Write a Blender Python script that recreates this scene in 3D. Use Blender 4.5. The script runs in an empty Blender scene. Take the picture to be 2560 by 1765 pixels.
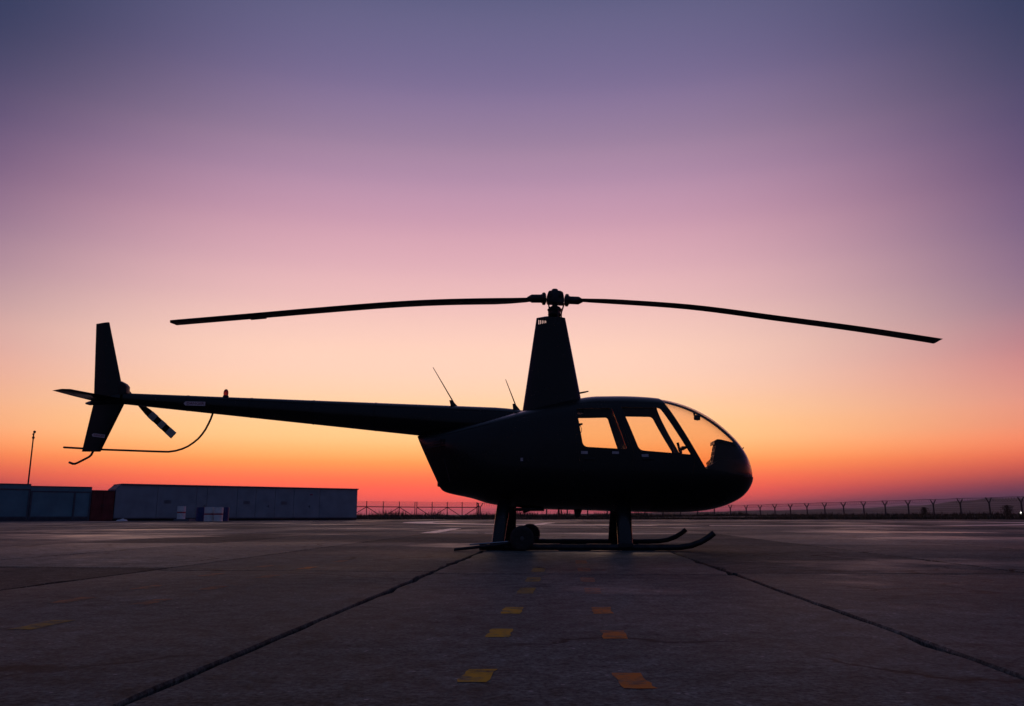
import bpy, bmesh, math, random
from mathutils import Vector, Matrix

random.seed(7)
R = math.radians
scene = bpy.context.scene
COL = scene.collection

# ------------------------------------------------------------------ camera
cam_d = bpy.data.cameras.new('camera')
cam = bpy.data.objects.new('camera', cam_d)
COL.objects.link(cam)
cam_d.sensor_width = 36.0
cam_d.lens = 36.0 * 2050.0 / 2560.0
cam_d.clip_start = 0.05
cam_d.clip_end = 20000
cam.location = (0, 0, 0.385)
cam.rotation_euler = (R(90 + 11.19), 0, 0)
scene.camera = cam

# ------------------------------------------------------------------ sky (dusk, sun just under the horizon)
SUN_AZ = -4.0      # degrees right of +Y


def lin(c):
    o = []
    for v in c:
        v /= 255.0
        o.append(v / 12.92 if v <= 0.04045 else ((v + 0.055) / 1.055) ** 2.4)
    return o


SKY_SUN = [(0, (158, 72, 88)), (0.44, (190, 80, 90)), (1.03, (242, 94, 84)), (1.93, (255, 106, 78)), (2.83, (255, 132, 80)),
           (3.73, (255, 165, 92)), (4.95, (255, 197, 129)), (6.47, (255, 208, 151)), (8.0, (255, 211, 172)), (9.53, (255, 213, 187)),
           (11.69, (254, 211, 192)), (14.14, (243, 197, 191)), (16.59, (231, 182, 188)), (19.61, (212, 163, 181)),
           (22.6, (187, 147, 174)), (25.2, (162, 133, 163)), (28.9, (130, 114, 152)), (34.3, (98, 97, 134)),
           (45, (72, 78, 114)), (62, (55, 66, 98)), (90, (50, 62, 92))]
SKY_SIDE = [(0, (70, 50, 70)), (1.15, (106, 64, 78)), (2.18, (162, 76, 76)), (3.22, (210, 100, 80)), (4.26, (232, 128, 97)),
            (5.3, (226, 140, 114)), (6.88, (217, 145, 131)), (9.5, (193, 132, 137)), (12.1, (160, 118, 142)),
            (15.8, (121, 101, 138)), (19.9, (89, 90, 128)), (25.9, (68, 80, 113)), (29.7, (55, 71, 104)),
            (45, (48, 61, 94)), (62, (49, 62, 93)), (90, (50, 62, 92))]
SKY_BACK = [(0, (40, 50, 72)), (5, (46, 56, 80)), (12, (54, 62, 88)), (20, (54, 64, 92)), (32, (51, 63, 94)),
            (50, (50, 62, 93)), (90, (50, 62, 92))]

world = bpy.data.worlds.new('World')
scene.world = world
world.use_nodes = True
wt = world.node_tree
wt.nodes.clear()
wl = wt.links.new


def wn(t, **k):
    n = wt.nodes.new(t)
    for a, b in k.items():
        setattr(n, a, b)
    return n


def wmath(op, a, b=None):
    n = wn('ShaderNodeMath', operation=op)
    for i, v in enumerate((a, b)):
        if v is None:
            continue
        if isinstance(v, (int, float)):
            n.inputs[i].default_value = v
        else:
            wl(v, n.inputs[i])
    return n.outputs[0]


tc = wn('ShaderNodeTexCoord')
sp = wn('ShaderNodeSeparateXYZ')
wl(tc.outputs['Generated'], sp.inputs[0])
sx, sy, sz = sp.outputs
elev = wmath('DIVIDE', wmath('ARCSINE', sz), math.pi / 2)          # 0 at the horizon, 1 at the zenith
hor = wmath('MAXIMUM', wmath('SQRT', wmath('ADD', wmath('MULTIPLY', sx, sx), wmath('MULTIPLY', sy, sy))), 1e-5)
dot = wmath('DIVIDE', wmath('ADD', wmath('MULTIPLY', sx, math.sin(R(SUN_AZ))), wmath('MULTIPLY', sy, math.cos(R(SUN_AZ)))), hor)
dist = wmath('ARCCOSINE', wmath('MINIMUM', wmath('MAXIMUM', dot, -1.0), 1.0))   # azimuth away from the sun


def ramp(stops):
    n = wn('ShaderNodeValToRGB')
    n.color_ramp.interpolation = 'CARDINAL'
    e = n.color_ramp.elements
    while len(e) > 1:
        e.remove(e[0])
    e[0].position = 0
    for i, (el, c) in enumerate(stops):
        s = e[0] if i == 0 else e.new(el / 90.0)
        k = 1 + 0.16 * math.exp(-(el / 7.0) ** 2)       # the low sky is seen through the haze box, which takes this much again
        q = (lin(c) if isinstance(c[0], int) else c)
        k *= 0.7           # ramp colours stop at 1: the Background strength gives the rest back
        s.color = (q[0] * k * (1 + 0.10 * math.exp(-(el / 11.0) ** 2)), q[1] * k, q[2] * k, 1)
    wl(elev, n.inputs[0])
    return n.outputs[0]


def sky_at(stops, el):
    for a, b in zip(stops[:-1], stops[1:]):
        if a[0] <= el <= b[0]:
            t = (el - a[0]) / (b[0] - a[0])
            return [p + (q - p) * t for p, q in zip(lin(a[1]), lin(b[1]))]


# SKY_SIDE was read 34 degrees from the sun, where the glow has fallen to about a quarter: what the sky tends to farther round
SKY_FAR = [(el, tuple(max(0.35 * b, a + (b - a) / 0.76) for a, b in zip(sky_at(SKY_SUN, el), lin(c)))) for el, c in SKY_SIDE]


def wmix(fac, a, b):
    n = wn('ShaderNodeMix', data_type='RGBA')
    wl(fac, n.inputs[0])
    wl(a, n.inputs[6])
    wl(b, n.inputs[7])
    return n.outputs[2]


# higher up the falloff turns symmetric: lens vignetting put into the sky colours
high = wmath('MINIMUM', wmath('MAXIMUM', wmath('DIVIDE', wmath('SUBTRACT', elev, 11.0 / 90), 17.0 / 90), 0.0), 1.0)
dist0 = wmath('ARCCOSINE', wmath('MINIMUM', wmath('MAXIMUM', wmath('DIVIDE', sy, hor), -1.0), 1.0))
dist1 = wmath('ADD', wmath('MULTIPLY', dist, wmath('SUBTRACT', 1.0, high)), wmath('MULTIPLY', wmath('MULTIPLY', dist0, 1.17), high))
# the glow is narrower right down at the horizon, in the thickest air
low = wmath('EXPONENT', wmath('MULTIPLY', wmath('POWER', wmath('DIVIDE', wmath('MAXIMUM', elev, 0.0), 1.5 / 90), 2.0), -1.0))
glow = wmath('MULTIPLY', dist1, wmath('ADD', 1.0, wmath('MULTIPLY', low, 0.65)))
t1 = wmath('SUBTRACT', 1.0, wmath('EXPONENT', wmath('MULTIPLY', wmath('POWER', wmath('DIVIDE', glow, R(34)), 3.5), -1.0)))
mr = wn('ShaderNodeMapRange', interpolation_type='SMOOTHSTEP')
wl(dist, mr.inputs[0])
mr.inputs[1].default_value = R(38)
mr.inputs[2].default_value = R(140)
skyc = wmix(mr.outputs[0], wmix(t1, ramp(SKY_SUN), ramp(SKY_FAR)), ramp(SKY_BACK))
bg = wn('ShaderNodeBackground')
bg.inputs[1].default_value = 1 / 0.7
wl(skyc, bg.inputs[0])
wo = wn('ShaderNodeOutputWorld')
wl(bg.outputs[0], wo.inputs[0])

# ------------------------------------------------------------------ exposure
vs = scene.view_settings
vs.view_transform = 'Standard'
vs.look = 'None'
vs.exposure = 0
vs.gamma = 1
vs.use_curve_mapping = False
scene.render.resolution_x = 1024
scene.render.resolution_y = 706

# ------------------------------------------------------------------ materials


def mat(name, col, rough=0.5, metal=0.0, spec=0.5, noise=None, bump=None, coat=0.0, var=0.0):
    """noise=(scale, amount) mottles the colour, bump=(scale, strength), var = per-object variation"""
    m = bpy.data.materials.new(name)
    m.use_nodes = True
    nt = m.node_tree
    p = nt.nodes['Principled BSDF']
    p.inputs['Base Color'].default_value = (*col, 1)
    p.inputs['Roughness'].default_value = rough
    p.inputs['Metallic'].default_value = metal
    p.inputs['Specular IOR Level'].default_value = spec
    p.inputs['Coat Weight'].default_value = coat
    p.inputs['Coat Roughness'].default_value = 0.08
    t = nt.nodes.new('ShaderNodeTexCoord')
    if noise:
        n = nt.nodes.new('ShaderNodeTexNoise')
        n.inputs['Scale'].default_value = noise[0]
        n.inputs['Detail'].default_value = 6
        nt.links.new(t.outputs['Object'], n.inputs['Vector'])
        mr = nt.nodes.new('ShaderNodeMapRange')
        mr.inputs[1].default_value = 0.3
        mr.inputs[2].default_value = 0.7
        mr.inputs[3].default_value = 1 - noise[1]
        mr.inputs[4].default_value = 1 + noise[1]
        nt.links.new(n.outputs[0], mr.inputs[0])
        mx = nt.nodes.new('ShaderNodeVectorMath')
        mx.operation = 'SCALE'
        mx.inputs[0].default_value = col
        nt.links.new(mr.outputs[0], mx.inputs['Scale'])
        nt.links.new(mx.outputs[0], p.inputs['Base Color'])
        r2 = nt.nodes.new('ShaderNodeMapRange')
        r2.inputs[1].default_value = 0.3
        r2.inputs[2].default_value = 0.7
        r2.inputs[3].default_value = min(1, rough + 0.12)
        r2.inputs[4].default_value = max(0.02, rough - 0.08)
        nt.links.new(n.outputs[0], r2.inputs[0])
        nt.links.new(r2.outputs[0], p.inputs['Roughness'])
    if bump:
        n = nt.nodes.new('ShaderNodeTexNoise')
        n.inputs['Scale'].default_value = bump[0]
        n.inputs['Detail'].default_value = 4
        nt.links.new(t.outputs['Object'], n.inputs['Vector'])
        b = nt.nodes.new('ShaderNodeBump')
        b.inputs['Strength'].default_value = bump[1]
        b.inputs['Distance'].default_value = 0.02
        nt.links.new(n.outputs[0], b.inputs['Height'])
        nt.links.new(b.outputs[0], p.inputs['Normal'])
    return m


def concrete(name, base, dark, vary=True):
    """weathered apron concrete: stains, fine grain, pale aggregate specks, polished and dull areas"""
    m = bpy.data.materials.new(name)
    m.use_nodes = True
    nt = m.node_tree
    L = nt.links.new
    p = nt.nodes['Principled BSDF']
    g = nt.nodes.new('ShaderNodeNewGeometry')
    oi = nt.nodes.new('ShaderNodeObjectInfo')
    if not vary:
        oi = nt.nodes.new('ShaderNodeValue')
        oi.outputs[0].default_value = 0.5
    rand = oi.outputs['Random' if vary else 0]

    def noise(scale, detail=5, rough=0.55):
        n = nt.nodes.new('ShaderNodeTexNoise')
        n.inputs['Scale'].default_value = scale
        n.inputs['Detail'].default_value = detail
        n.inputs['Roughness'].default_value = rough
        L(g.outputs['Position'], n.inputs['Vector'])
        return n.outputs[0]

    def rng(v, a, b, c, d):
        n = nt.nodes.new('ShaderNodeMapRange')
        L(v, n.inputs[0])
        for i, x in enumerate((a, b, c, d)):
            n.inputs[i + 1].default_value = x
        return n.outputs[0]

    def mul(a, b):
        n = nt.nodes.new('ShaderNodeMath')
        n.operation = 'MULTIPLY'
        for i, v in enumerate((a, b)):
            if isinstance(v, float):
                n.inputs[i].default_value = v
            else:
                L(v, n.inputs[i])
        return n.outputs[0]

    def mix(f, a, b):
        n = nt.nodes.new('ShaderNodeMix')
        n.data_type = 'RGBA'
        if isinstance(f, float):
            n.inputs[0].default_value = f
        else:
            L(f, n.inputs[0])
        for i, v in ((6, a), (7, b)):
            if isinstance(v, tuple):
                n.inputs[i].default_value = (*v, 1)
            else:
                L(v, n.inputs[i])
        return n.outputs[2]
    stain = noise(0.35, 6)
    c = mix(rng(stain, 0.38, 0.66, 0, 1), dark, base)
    patch = noise(2.1, 7, 0.68)
    c = mix(mul(rng(patch, 0.48, 0.66, 0, 1), 0.6), c, dark)
    pale = noise(0.9, 7, 0.7)
    c = mix(mul(rng(pale, 0.58, 0.72, 0, 1), 0.55), c, tuple(v * 1.9 for v in base))
    # hairline cracks: thin edges of a warped cell pattern, only here and there
    wv = nt.nodes.new('ShaderNodeTexNoise')
    wv.inputs['Scale'].default_value = 1.3
    wv.inputs['Detail'].default_value = 6
    L(g.outputs['Position'], wv.inputs['Vector'])
    wa = nt.nodes.new('ShaderNodeVectorMath')
    wa.operation = 'MULTIPLY_ADD'
    L(wv.outputs['Color'], wa.inputs[0])
    wa.inputs[1].default_value = (1.1, 1.1, 0)
    L(g.outputs['Position'], wa.inputs[2])
    cr = nt.nodes.new('ShaderNodeTexVoronoi')
    cr.feature = 'DISTANCE_TO_EDGE'
    cr.inputs['Scale'].default_value = 0.55
    L(wa.outputs[0], cr.inputs['Vector'])
    crack = mul(rng(cr.outputs['Distance'], 0.004, 0.012, 1, 0), rng(noise(0.5, 2), 0.47, 0.56, 0, 0.85))
    c = mix(crack, c, (0.006, 0.006, 0.006))
    mid = noise(9, 8, 0.78)
    grain = noise(60, 3, 0.75)
    sc = nt.nodes.new('ShaderNodeVectorMath')
    sc.operation = 'SCALE'
    L(c, sc.inputs[0])
    L(mul(mul(rng(grain, 0.34, 0.66, 0.32, 1.68), rng(mid, 0.34, 0.66, 0.38, 1.62)), rng(rand, 0, 1, 0.62, 1.4)), sc.inputs['Scale'])
    vo = nt.nodes.new('ShaderNodeTexVoronoi')
    vo.inputs['Scale'].default_value = 26
    L(g.outputs['Position'], vo.inputs['Vector'])
    speck = mul(rng(vo.outputs['Distance'], 0.17, 0.10, 0, 1), rng(noise(9.0, 2), 0.5, 0.62, 0, 0.7))
    c = mix(speck, sc.outputs[0], (0.55, 0.5, 0.46))
    L(c, p.inputs['Base Color'])
    pol = noise(0.22, 5)
    damp = rng(noise(0.16, 6, 0.6), 0.53, 0.64, 0, 1)         # worn smooth, slightly damp patches
    ro = nt.nodes.new('ShaderNodeMix')
    L(damp, ro.inputs[0])
    L(mul(rng(pol, 0.35, 0.65, 0.74, 0.5), rng(rand, 0, 1, 1.12, 0.88)), ro.inputs[2])
    ro.inputs[3].default_value = 0.31
    L(ro.outputs[0], p.inputs['Roughness'])
    L(rng(damp, 0, 1, 0.04, 0.35), p.inputs['Specular IOR Level'])
    b = nt.nodes.new('ShaderNodeBump')
    b.inputs['Strength'].default_value = 0.55
    b.inputs['Distance'].default_value = 0.006
    L(noise(38, 5, 0.65), b.inputs['Height'])
    L(b.outputs[0], p.inputs['Normal'])
    return m


def paint_on_concrete(name, col, wear, gloss=False):
    m = concrete(name, (0.142, 0.160, 0.146), (0.073, 0.084, 0.077), False)
    nt = m.node_tree
    L = nt.links.new
    p = nt.nodes['Principled BSDF']
    src = p.inputs['Base Color'].links[0].from_socket
    g = nt.nodes.new('ShaderNodeNewGeometry')
    n = nt.nodes.new('ShaderNodeTexNoise')
    n.inputs['Scale'].default_value = 14
    n.inputs['Detail'].default_value = 7
    n.inputs['Roughness'].default_value = 0.7
    L(g.outputs['Position'], n.inputs['Vector'])
    r = nt.nodes.new('ShaderNodeMapRange')
    L(n.outputs[0], r.inputs[0])
    r.inputs[1].default_value = wear - 0.10
    r.inputs[2].default_value = wear + 0.10
    mx = nt.nodes.new('ShaderNodeMix')
    mx.data_type = 'RGBA'
    L(r.outputs[0], mx.inputs[0])
    L(src, mx.inputs[6])
    mx.inputs[7].default_value = (*col, 1)
    L(mx.outputs[2], p.inputs['Base Color'])
    if gloss:
        for k in ('Roughness', 'Specular IOR Level'):
            nt.links.remove(p.inputs[k].links[0])
        p.inputs['Roughness'].default_value = 0.4
        p.inputs['Specular IOR Level'].default_value = 0.55
    return m


def glass(name, tint, rough=0.02):
    m = bpy.data.materials.new(name)
    m.use_nodes = True
    nt = m.node_tree
    nt.nodes.clear()
    o = nt.nodes.new('ShaderNodeOutputMaterial')
    t = nt.nodes.new('ShaderNodeBsdfTransparent')
    t.inputs[0].default_value = (*tint, 1)
    g = nt.nodes.new('ShaderNodeBsdfGlossy')
    g.inputs['Roughness'].default_value = rough
    lw = nt.nodes.new('ShaderNodeLayerWeight')      # Schlick reflectance, the same from both faces of the thin pane
    lw.inputs['Blend'].default_value = 0.5
    pw = nt.nodes.new('ShaderNodeMath')
    pw.operation = 'POWER'
    pw.inputs[1].default_value = 5.0
    nt.links.new(lw.outputs['Facing'], pw.inputs[0])
    f = nt.nodes.new('ShaderNodeMapRange')
    f.inputs[3].default_value = 0.02
    f.inputs[4].default_value = 0.7
    nt.links.new(pw.outputs[0], f.inputs[0])
    mx = nt.nodes.new('ShaderNodeMixShader')
    nt.links.new(f.outputs[0], mx.inputs[0])
    nt.links.new(t.outputs[0], mx.inputs[1])
    nt.links.new(g.outputs[0], mx.inputs[2])
    nt.links.new(mx.outputs[0], o.inputs[0])
    return m


def emit(name, col, s):
    m = bpy.data.materials.new(name)
    m.use_nodes = True
    p = m.node_tree.nodes['Principled BSDF']
    p.inputs['Emission Color'].default_value = (*col, 1)
    p.inputs['Emission Strength'].default_value = s
    return m


M = dict(
    paint=mat('dark_paint', (0.0065, 0.0062, 0.0066), 0.26, spec=0.36, coat=0.15, noise=(1.6, 0.25)),
    paint2=mat('dark_paint_matt', (0.010, 0.010, 0.013), 0.5, noise=(2.5, 0.25)),
    blade=mat('blade_paint', (0.012, 0.012, 0.014), 0.55, spec=0.3, noise=(3, 0.3)),
    bladew=mat('blade_pale_band', (0.58, 0.60, 0.56), 0.5, noise=(20, 0.15)),
    steel=mat('dark_steel', (0.035, 0.035, 0.04), 0.42, metal=0.6, noise=(9, 0.3)),
    rubber=mat('rubber', (0.028, 0.025, 0.025), 0.8, noise=(30, 0.2)),
    rim=mat('wheel_rim', (0.10, 0.09, 0.09), 0.55, metal=0.4, noise=(25, 0.25)),
    leather=mat('seat_leather', (0.02, 0.017, 0.016), 0.6, noise=(14, 0.2), bump=(60, 0.2)),
    lining=mat('cabin_lining', (0.15, 0.15, 0.17), 0.85, noise=(8, 0.15)),
    plastic=mat('black_plastic', (0.012, 0.012, 0.013), 0.45),
    glass=glass('cabin_glass', (0.992, 0.915, 0.865)),
    gauge=glass('gauge_glass', (0.7, 0.7, 0.7), 0.05),
    chrome=mat('bright_metal', (0.55, 0.55, 0.58), 0.25, metal=1.0),
    redlens=mat('red_lens', (0.42, 0.015, 0.012), 0.25),
    label=mat('white_label', (0.5, 0.42, 0.46), 0.6, noise=(40, 0.2)),
    danger=mat('danger_plate', (0.85, 0.66, 0.72), 0.55, noise=(30, 0.15)),
    redtext=mat('danger_lettering', (0.36, 0.04, 0.08), 0.55),
    whitelens=mat('clear_lens', (0.25, 0.25, 0.27), 0.2),
    conc=concrete('apron_concrete', (0.142, 0.160, 0.146), (0.073, 0.084, 0.077)),
    dirt=mat('joint_dirt', (0.010, 0.010, 0.009), 0.95, noise=(25, 0.4)),
    soil=mat('dry_soil', (0.05, 0.042, 0.032), 0.95, noise=(0.6, 0.3)),
    grass=mat('dry_grass', (0.075, 0.058, 0.03), 0.85, noise=(0.5, 0.35)),
    hill=mat('hill_scrub', (0.05, 0.05, 0.05), 0.95, noise=(0.01, 0.3)),
    yellow=paint_on_concrete('yellow_paint', (0.72, 0.38, 0.02), 0.43),
    orange=paint_on_concrete('orange_paint', (0.76, 0.22, 0.03), 0.43),
    faded=paint_on_concrete('faded_orange_paint', (0.42, 0.17, 0.07), 0.50),
    yellowfaded=paint_on_concrete('faded_yellow_paint', (0.42, 0.26, 0.04), 0.47),
    white=paint_on_concrete('white_paint', (0.70, 0.64, 0.63), 0.32, True),
    whitefaded=paint_on_concrete('worn_white_paint', (0.62, 0.57, 0.57), 0.42, True),
    wall=mat('grey_blue_metal', (0.27, 0.35, 0.42), 0.55, noise=(1.2, 0.14)),
    walltrim=mat('grey_trim', (0.12, 0.13, 0.17), 0.6, noise=(3, 0.2)),
    teal=mat('teal_sheet', (0.12, 0.28, 0.36), 0.6, noise=(1.0, 0.18)),
    tealframe=mat('teal_frame', (0.07, 0.10, 0.14), 0.6, noise=(3, 0.2)),
    redpaint=mat('dark_red_sheet', (0.16, 0.018, 0.022), 0.6, noise=(2, 0.25)),
    drumw=mat('white_drum', (0.88, 0.88, 0.90), 0.5, noise=(5, 0.12)),
    drumb=mat('blue_drum', (0.02, 0.05, 0.20), 0.45, noise=(5, 0.2)),
    drumr=mat('red_band', (0.45, 0.05, 0.07), 0.5, noise=(8, 0.2)),
    post=mat('fence_post_concrete', (0.10, 0.09, 0.09), 0.85, noise=(4, 0.2)),
    wire=mat('rusty_wire', (0.05, 0.04, 0.04), 0.7),
    gate=mat('gate_steel', (0.05, 0.045, 0.045), 0.6, noise=(3, 0.3)),
    sheet=mat('white_plastic', (0.75, 0.74, 0.78), 0.5),
    lampglow=emit('lamp_glow', (1.0, 0.93, 0.85), 7),
)

pb = M['redlens'].node_tree.nodes['Principled BSDF']
pb.inputs['Base Color'].default_value = (0.45, 0.05, 0.045, 1)
pb.inputs['Transmission Weight'].default_value = 0.75
pb.inputs['Roughness'].default_value = 0.5
# ------------------------------------------------------------------ mesh helpers


class MB:
    def __init__(s):
        s.v, s.f = [], []

    def add(s, v, f):
        o = len(s.v)
        s.v += [tuple(p) for p in v]
        s.f += [tuple(i + o for i in q) for q in f]
        return s

    def box(s, a, b):
        x0, y0, z0 = a
        x1, y1, z1 = b
        return s.add([(x0, y0, z0), (x1, y0, z0), (x1, y1, z0), (x0, y1, z0), (x0, y0, z1), (x1, y0, z1), (x1, y1, z1), (x0, y1, z1)],
                     [(0, 3, 2, 1), (4, 5, 6, 7), (0, 1, 5, 4), (1, 2, 6, 5), (2, 3, 7, 6), (3, 0, 4, 7)])

    def hexa(s, p):      # 8 points: bottom ring then top ring
        return s.add(p, [(0, 3, 2, 1), (4, 5, 6, 7), (0, 1, 5, 4), (1, 2, 6, 5), (2, 3, 7, 6), (3, 0, 4, 7)])

    def loft(s, rings, cap=True):
        n = len(rings[0])
        v = [p for r in rings for p in r]
        f = []
        for i in range(len(rings) - 1):
            for j in range(n):
                k = (j + 1) % n
                f.append((i * n + j, i * n + k, (i + 1) * n + k, (i + 1) * n + j))
        if cap:
            f.append(tuple(range(n - 1, -1, -1)))
            f.append(tuple((len(rings) - 1) * n + j for j in range(n)))
        return s.add(v, f)

    def tube(s, pts, r, n=10, flat=1.0):
        pts = [Vector(p) for p in pts]
        rs = r if isinstance(r, (list, tuple)) else [r] * len(pts)
        rings = []
        up = None
        for i, p in enumerate(pts):
            d = (pts[min(i + 1, len(pts) - 1)] - pts[max(i - 1, 0)]).normalized()
            if up is None:
                up = Vector((0, 0, 1)) if abs(d.z) < 0.9 else Vector((0, 1, 0))
            a = d.cross(up).normalized()
            up = a.cross(d).normalized()
            rings.append([p + a * (math.cos(2 * math.pi * k / n) * rs[i]) + up * (math.sin(2 * math.pi * k / n) * rs[i] * flat) for k in range(n)])
        return s.loft(rings)

    def lathe(s, prof, base, axis=(0, 0, 1), n=24):
        ax = Vector(axis).normalized()
        a = ax.orthogonal().normalized()
        b = ax.cross(a)
        base = Vector(base)
        rings = [[base + ax * h + (a * math.cos(2 * math.pi * k / n) + b * math.sin(2 * math.pi * k / n)) * max(r, 1e-4) for k in range(n)] for r, h in prof]
        return s.loft(rings)

    def prism(s, poly, y0, y1):    # poly in xz
        n = len(poly)
        v = [(x, y0, z) for x, z in poly] + [(x, y1, z) for x, z in poly]
        f = [tuple(range(n)), tuple(range(2 * n - 1, n - 1, -1))] + [(i, i + n, (i + 1) % n + n, (i + 1) % n) for i in range(n)]
        return s.add(v, f)


CONV = None      # set while the helicopter's parts are made: turns survey coordinates into its own frame


def loc_pt(p):
    return tuple(CONV(p)) if CONV else tuple(p)


def finish(me, smooth):
    bm = bmesh.new()
    bm.from_mesh(me)
    bmesh.ops.recalc_face_normals(bm, faces=bm.faces)
    bm.to_mesh(me)
    bm.free()
    if smooth:
        me.polygons.foreach_set('use_smooth', [True] * len(me.polygons))
        me.set_sharp_from_angle(angle=R(smooth))


def obj(name, mb, m, parent=None, smooth=0, bevel=0):
    me = bpy.data.meshes.new(name)
    me.from_pydata([loc_pt(p) for p in mb.v], [], mb.f)
    if bevel:
        bm = bmesh.new()
        bm.from_mesh(me)
        bmesh.ops.recalc_face_normals(bm, faces=bm.faces)
        bmesh.ops.bevel(bm, geom=bm.edges, offset=bevel, segments=2, affect='EDGES', profile=0.6)
        bm.to_mesh(me)
        bm.free()
    finish(me, smooth)
    me.materials.append(M[m])
    o = bpy.data.objects.new(name, me)
    COL.objects.link(o)
    if parent:
        o.parent = parent
    return o


def mesh_obj(name, me, m, parent=None, smooth=35, second=None):
    idx = [p.material_index for p in me.polygons]
    finish(me, smooth)
    me.materials.clear()
    me.materials.append(M[m])
    if second:
        me.materials.append(M[second])
        me.polygons.foreach_set('material_index', [min(1, i) for i in idx])
    o = bpy.data.objects.new(name, me)
    COL.objects.link(o)
    if parent:
        o.parent = parent
    return o


def thing(name, loc, label, cat, group=None, rz=0):
    o = bpy.data.objects.new(name, None)
    COL.objects.link(o)
    o.location = loc
    o.rotation_euler.z = rz
    o.empty_display_size = 0.3
    tag(o, label, cat, group)
    return o


def tag(o, label, cat, group=None):
    o['label'] = label
    o['category'] = cat
    if group:
        o['group'] = group
    return o


def struct(o, kind='structure'):
    o['kind'] = kind
    return o


def raw(mb):
    me = bpy.data.meshes.new('tmp')
    me.from_pydata([loc_pt(p) for p in mb.v], [], mb.f)
    finish(me, 0)
    return me


def boolean(a, b, op):
    oa = bpy.data.objects.new('tmp_a', a)
    ob = bpy.data.objects.new('tmp_b', b)
    COL.objects.link(oa)
    COL.objects.link(ob)
    md = oa.modifiers.new('b', 'BOOLEAN')
    md.operation = op
    md.solver = 'EXACT'
    md.object = ob
    dg = bpy.context.evaluated_depsgraph_get()
    me = bpy.data.meshes.new_from_object(oa.evaluated_get(dg))
    bpy.data.objects.remove(oa)
    bpy.data.objects.remove(ob)
    return me


def mirror_y(me):
    m2 = me.copy()
    for v in m2.vertices:
        v.co.y = -v.co.y
    m2.flip_normals()
    return m2


def round_poly(poly, r, seg=5):
    out = []
    n = len(poly)
    for i in range(n):
        p = Vector(poly[i])
        a = (Vector(poly[i - 1]) - p)
        b = (Vector(poly[(i + 1) % n]) - p)
        rr = min(r[i] if isinstance(r, tuple) else r, a.length * 0.45, b.length * 0.45)
        pa = p + a.normalized() * rr
        pb = p + b.normalized() * rr
        for k in range(seg + 1):
            t = k / seg
            q = pa * (1 - t) ** 2 + p * 2 * t * (1 - t) + pb * t * t
            out.append((q.x, q.y))
    return out


def grow(poly, d):
    cx = sum(p[0] for p in poly) / len(poly)
    cz = sum(p[1] for p in poly) / len(poly)
    out = []
    for x, z in poly:
        v = Vector((x - cx, z - cz))
        v = v + v.normalized() * d
        out.append((cx + v.x, cz + v.y))
    return out


def catmull(p, t):
    n = len(p) - 1
    i = min(int(t), n - 1)
    u = t - i
    a = p[max(i - 1, 0)]
    b = p[i]
    c = p[i + 1]
    d = p[min(i + 2, n)]
    return [0.5 * (2 * bb + (cc - aa) * u + (2 * aa - 5 * bb + 4 * cc - dd) * u * u + (3 * bb - aa - 3 * cc + dd) * u ** 3)
            for aa, bb, cc, dd in zip(a, b, c, d)]


# ================================================================== GROUND
SL = 0.066
AL = math.atan(SL)


def apron_pt(u, v):      # slab frame (across, along) to world
    return (u * math.cos(AL) + v * math.sin(AL), -u * math.sin(AL) + v * math.cos(AL))


mb = MB().add([(-6000, -300, -0.09), (6000, -300, -0.09), (6000, 7000, -0.09), (-6000, 7000, -0.09)], [(0, 1, 2, 3)])
struct(obj('ground', mb, 'soil'))

APRON_BACK = 78
apron = bpy.data.objects.new('apron', None)
COL.objects.link(apron)
struct(apron)
mb = MB().add([(-130, -25, -0.035), (150, -25, -0.035), (150, APRON_BACK + 1.5, -0.035), (-130, APRON_BACK + 1.5, -0.035)], [(0, 1, 2, 3)])
obj('joint_bed', mb, 'dirt', apron)

SW, SLN = 2.03, 6.0


def slab_mesh(seed, lo=False):
    rnd = random.Random(seed)
    hw, hl = SW / 2 - 0.013, SLN / 2 - 0.009
    pts = []
    ex = [-hw, hw]

    def edge(a, b, n):
        for i in range(n):
            t = i / n
            x = a[0] + (b[0] - a[0]) * t
            y = a[1] + (b[1] - a[1]) * t
            if i:
                j = rnd.uniform(-0.007, 0.004)
                if rnd.random() < 0.10:
                    j -= rnd.uniform(0.01, 0.035)
            else:
                j = -rnd.uniform(0.004, 0.04)
            # push inwards (j < 0 = spalled edge)
            dx, dy = (b[1] - a[1]), -(b[0] - a[0])
            ln = math.hypot(dx, dy)
            pts.append((x + dx / ln * j, y + dy / ln * j))
    nl, ns = (4, 2) if lo else (26, 10)
    edge((-hw, -hl), (hw, -hl), ns)
    edge((hw, -hl), (hw, hl), nl)
    edge((hw, hl), (-hw, hl), ns)
    edge((-hw, hl), (-hw, -hl), nl)
    n = len(pts)
    b = MB()
    rings = [[(x, y, -0.08) for x, y in pts], [(x, y, -0.008) for x, y in pts], [(x * 0.996, y * 0.9985, 0) for x, y in pts]]
    b.loft(rings)
    return b


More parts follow.
